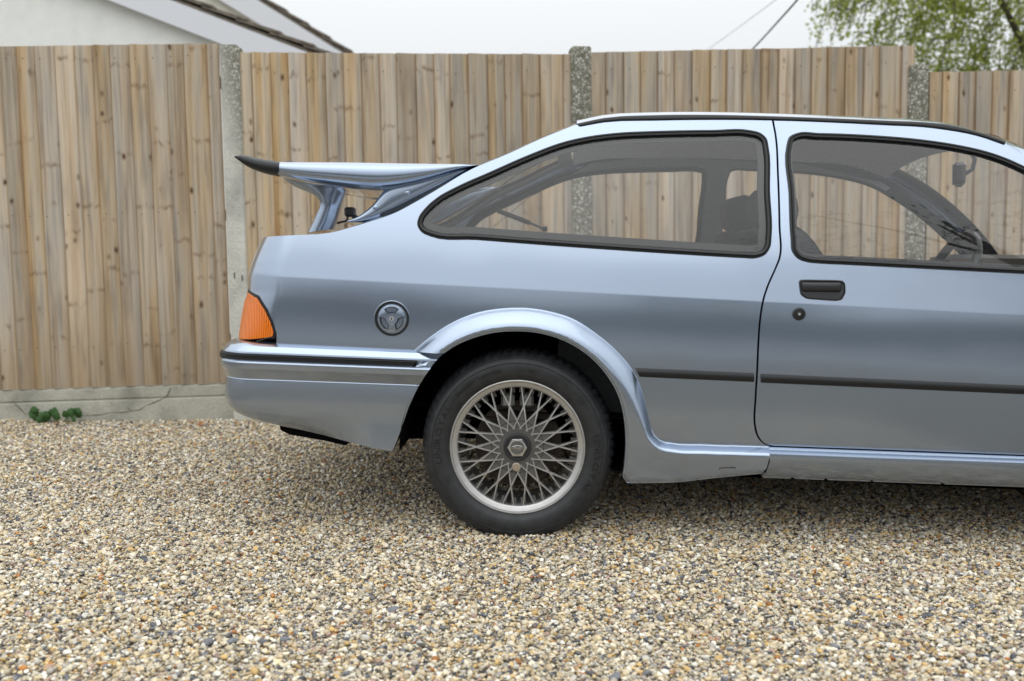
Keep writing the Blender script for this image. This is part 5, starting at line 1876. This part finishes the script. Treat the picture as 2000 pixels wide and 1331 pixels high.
for i, (px, py, sz, lab) in enumerate([(1054, 1130, .030, 'curled brown dead leaf on the gravel in front of the rear wheel'), (376, 828, .028, 'brown dead leaf on gravel just below the gravel board'), (392, 832, .034, 'larger rust-brown dead leaf beside the bumper corner on gravel'), (112, 829, .032, 'brown dead leaf lying in front of the weed'), (205, 820, .024, 'small brown leaf against the cracked gravel board')]):
    p = gpt(px, py)
    rg = random.Random(i)
    V, ff = [], []
    n_ = 14
    V.append((0, 0, .004))
    for k in range(n_):
        a = 2*math.pi*k/n_
        r = sz*(.5+.35*(k % 2)+rg.uniform(-.08, .12))*(1+.5*math.cos(a))/1.2
        V.append((r*math.cos(a), r*math.sin(a)*.8, .004+.35*r*rg.random()))
    ff = [(0, 1+k, 1+(k+1) % n_) for k in range(n_)]
    o = mobj('fallen_leaf', V, ff, M['dryleaf'], None, True)
    o.location = tuple(p); o.rotation_euler = (rg.uniform(-.2, .2), rg.uniform(-.2, .2), rg.uniform(0, 6))
    tag(o, lab, 'leaf', 'dead leaves on the gravel')

M['bigstone'] = simple('blue_grey_stone', (.17, .178, .195), .7, noise=.3, nscale=90)
prg = random.Random(12)
for px, py, sz in ((765, 1191, .015), (452, 1252, .013), (405, 1254, .014), (556, 1250, .014), (1200, 1322, .013), (1290, 1208, .011), (235, 1160, .010), (1630, 1262, .013), (1420, 1175, .011)):
    p = gpt(px, py)
    bm = bmesh.new(); bmesh.ops.create_icosphere(bm, subdivisions=2, radius=1.0)
    a0, a1 = prg.uniform(0, 6), prg.uniform(0, 6)
    for v in bm.verts:
        c = v.co; k = 1+.15*math.sin(2.2*c.x+a0)*math.sin(2.6*c.y+a1)+.1*math.sin(3*c.z+a0)
        v.co = Vector((c.x*k*1.15, c.y*k*.85, c.z*k*.62))*sz
    me = bpy.data.meshes.new('pebble'); bm.to_mesh(me); bm.free()
    me.polygons.foreach_set('use_smooth', [True]*len(me.polygons)); me.materials.append(M['bigstone'])
    o = bpy.data.objects.new('pebble', me); COL.objects.link(o)
    o.location = (p[0], p[1], ground_z(p[0], p[1])+.007); o.rotation_euler = (prg.uniform(-.3, .3), prg.uniform(-.3, .3), prg.uniform(0, 6))
    tag(o, 'larger blue-grey pebble standing out among the small gravel', 'pebble', 'larger blue-grey pebbles on the gravel')

# ------------------------------------------------------------------ across the road (seen only mirrored in the paint and glass)
M['brick'] = simple('brick_wall', (.30, .19, .14), .9, noise=.2, nscale=5)
M['slate'] = simple('slate', (.10, .10, .11), .8, noise=.2, nscale=4)
M['darkpane'] = simple('window_pane', (.05, .06, .07), .1)
def far_house(x, y, w, h, rh, lab, wall):
    r_ = empty('house_across_road', (x, y, .05)); tag(r_, lab, 'house')
    MB().box((-w/2, -7, 0), (w/2, 0, h)).build('wall', wall, r_)
    V = [(-w/2-.3, .4, h-.1), (w/2+.3, .4, h-.1), (w/2+.3, -7.4, h-.1), (-w/2-.3, -7.4, h-.1), (-w/2-.3, -3.5, h+rh), (w/2+.3, -3.5, h+rh)]
    mobj('roof', V, [(0, 1, 5, 4), (2, 3, 4, 5), (1, 2, 5), (3, 0, 4), (0, 3, 2, 1)], M['slate'], r_, False)
    for wx in (-w*.3, w*.3):
        for wz in ([1.0, 3.4] if h > 4 else [1.0]):
            fr = MB().box((wx-.8, .002, wz), (wx+.8, .06, wz+1.2)).build('window', M['upvc'], r_)
            MB().box((wx-.7, .062, wz+.1), (wx+.7, .075, wz+1.1)).build('pane', M['darkpane'], fr)
    d = MB().box((-.5, .002, 0), (.5, .06, 2.05)).build('door', M['slate'], r_)
far_house(-15, -46, 9, 5.0, 2.4, 'brick house across the road', M['brick'])
far_house(6.0, -48, 10, 5.0, 2.4, 'cream house across the road', M['render2'])
far_house(-33, -47, 9, 5.0, 2.4, 'brick house with slate roof farther along the road', M['brick'])
far_house(28, -46, 9, 5.0, 2.4, 'cream house farther along the road', M['render2'])
hl = MB()
HVt, HFt = [], []
rg = random.Random(8)
for i in range(9000):
    x = rg.uniform(-18, 18); y = rg.gauss(-16.2, .32); z = rg.uniform(.05, 1.55+.12*math.sin(x*1.3))
    d = np.array([rg.gauss(0, 1), rg.gauss(0, 1), rg.gauss(0, 1)]); d /= np.linalg.norm(d)
    w = np.cross(d, [rg.gauss(0, 1), rg.gauss(0, 1), rg.gauss(0, 1)]); w /= np.linalg.norm(w)+1e-6
    q = np.array([x, y, z]); b0 = len(HVt); s = rg.uniform(.10, .2)
    HVt += [q-d*s-w*s*.6, q+d*s-w*s*.6, q+d*s+w*s*.6, q-d*s+w*s*.6]; HFt.append((b0, b0+1, b0+2, b0+3))
hd = empty('hedge', (0, 0, 0)); tag(hd, 'clipped dark hedge along the far side of the road', 'hedge')
mobj('foliage', HVt, HFt, M['darkleaf'], hd, False)
make_tree('verge_tree', (5.0, -7.0, -.12), 8.5, (5.0, -7.0, 5.2), (2.9, 2.0, 3.0), 420, 3, .06, 'half-bare tree on the roadside verge mirrored in the door glass', M['darkleaf'], 11, .35, 11)
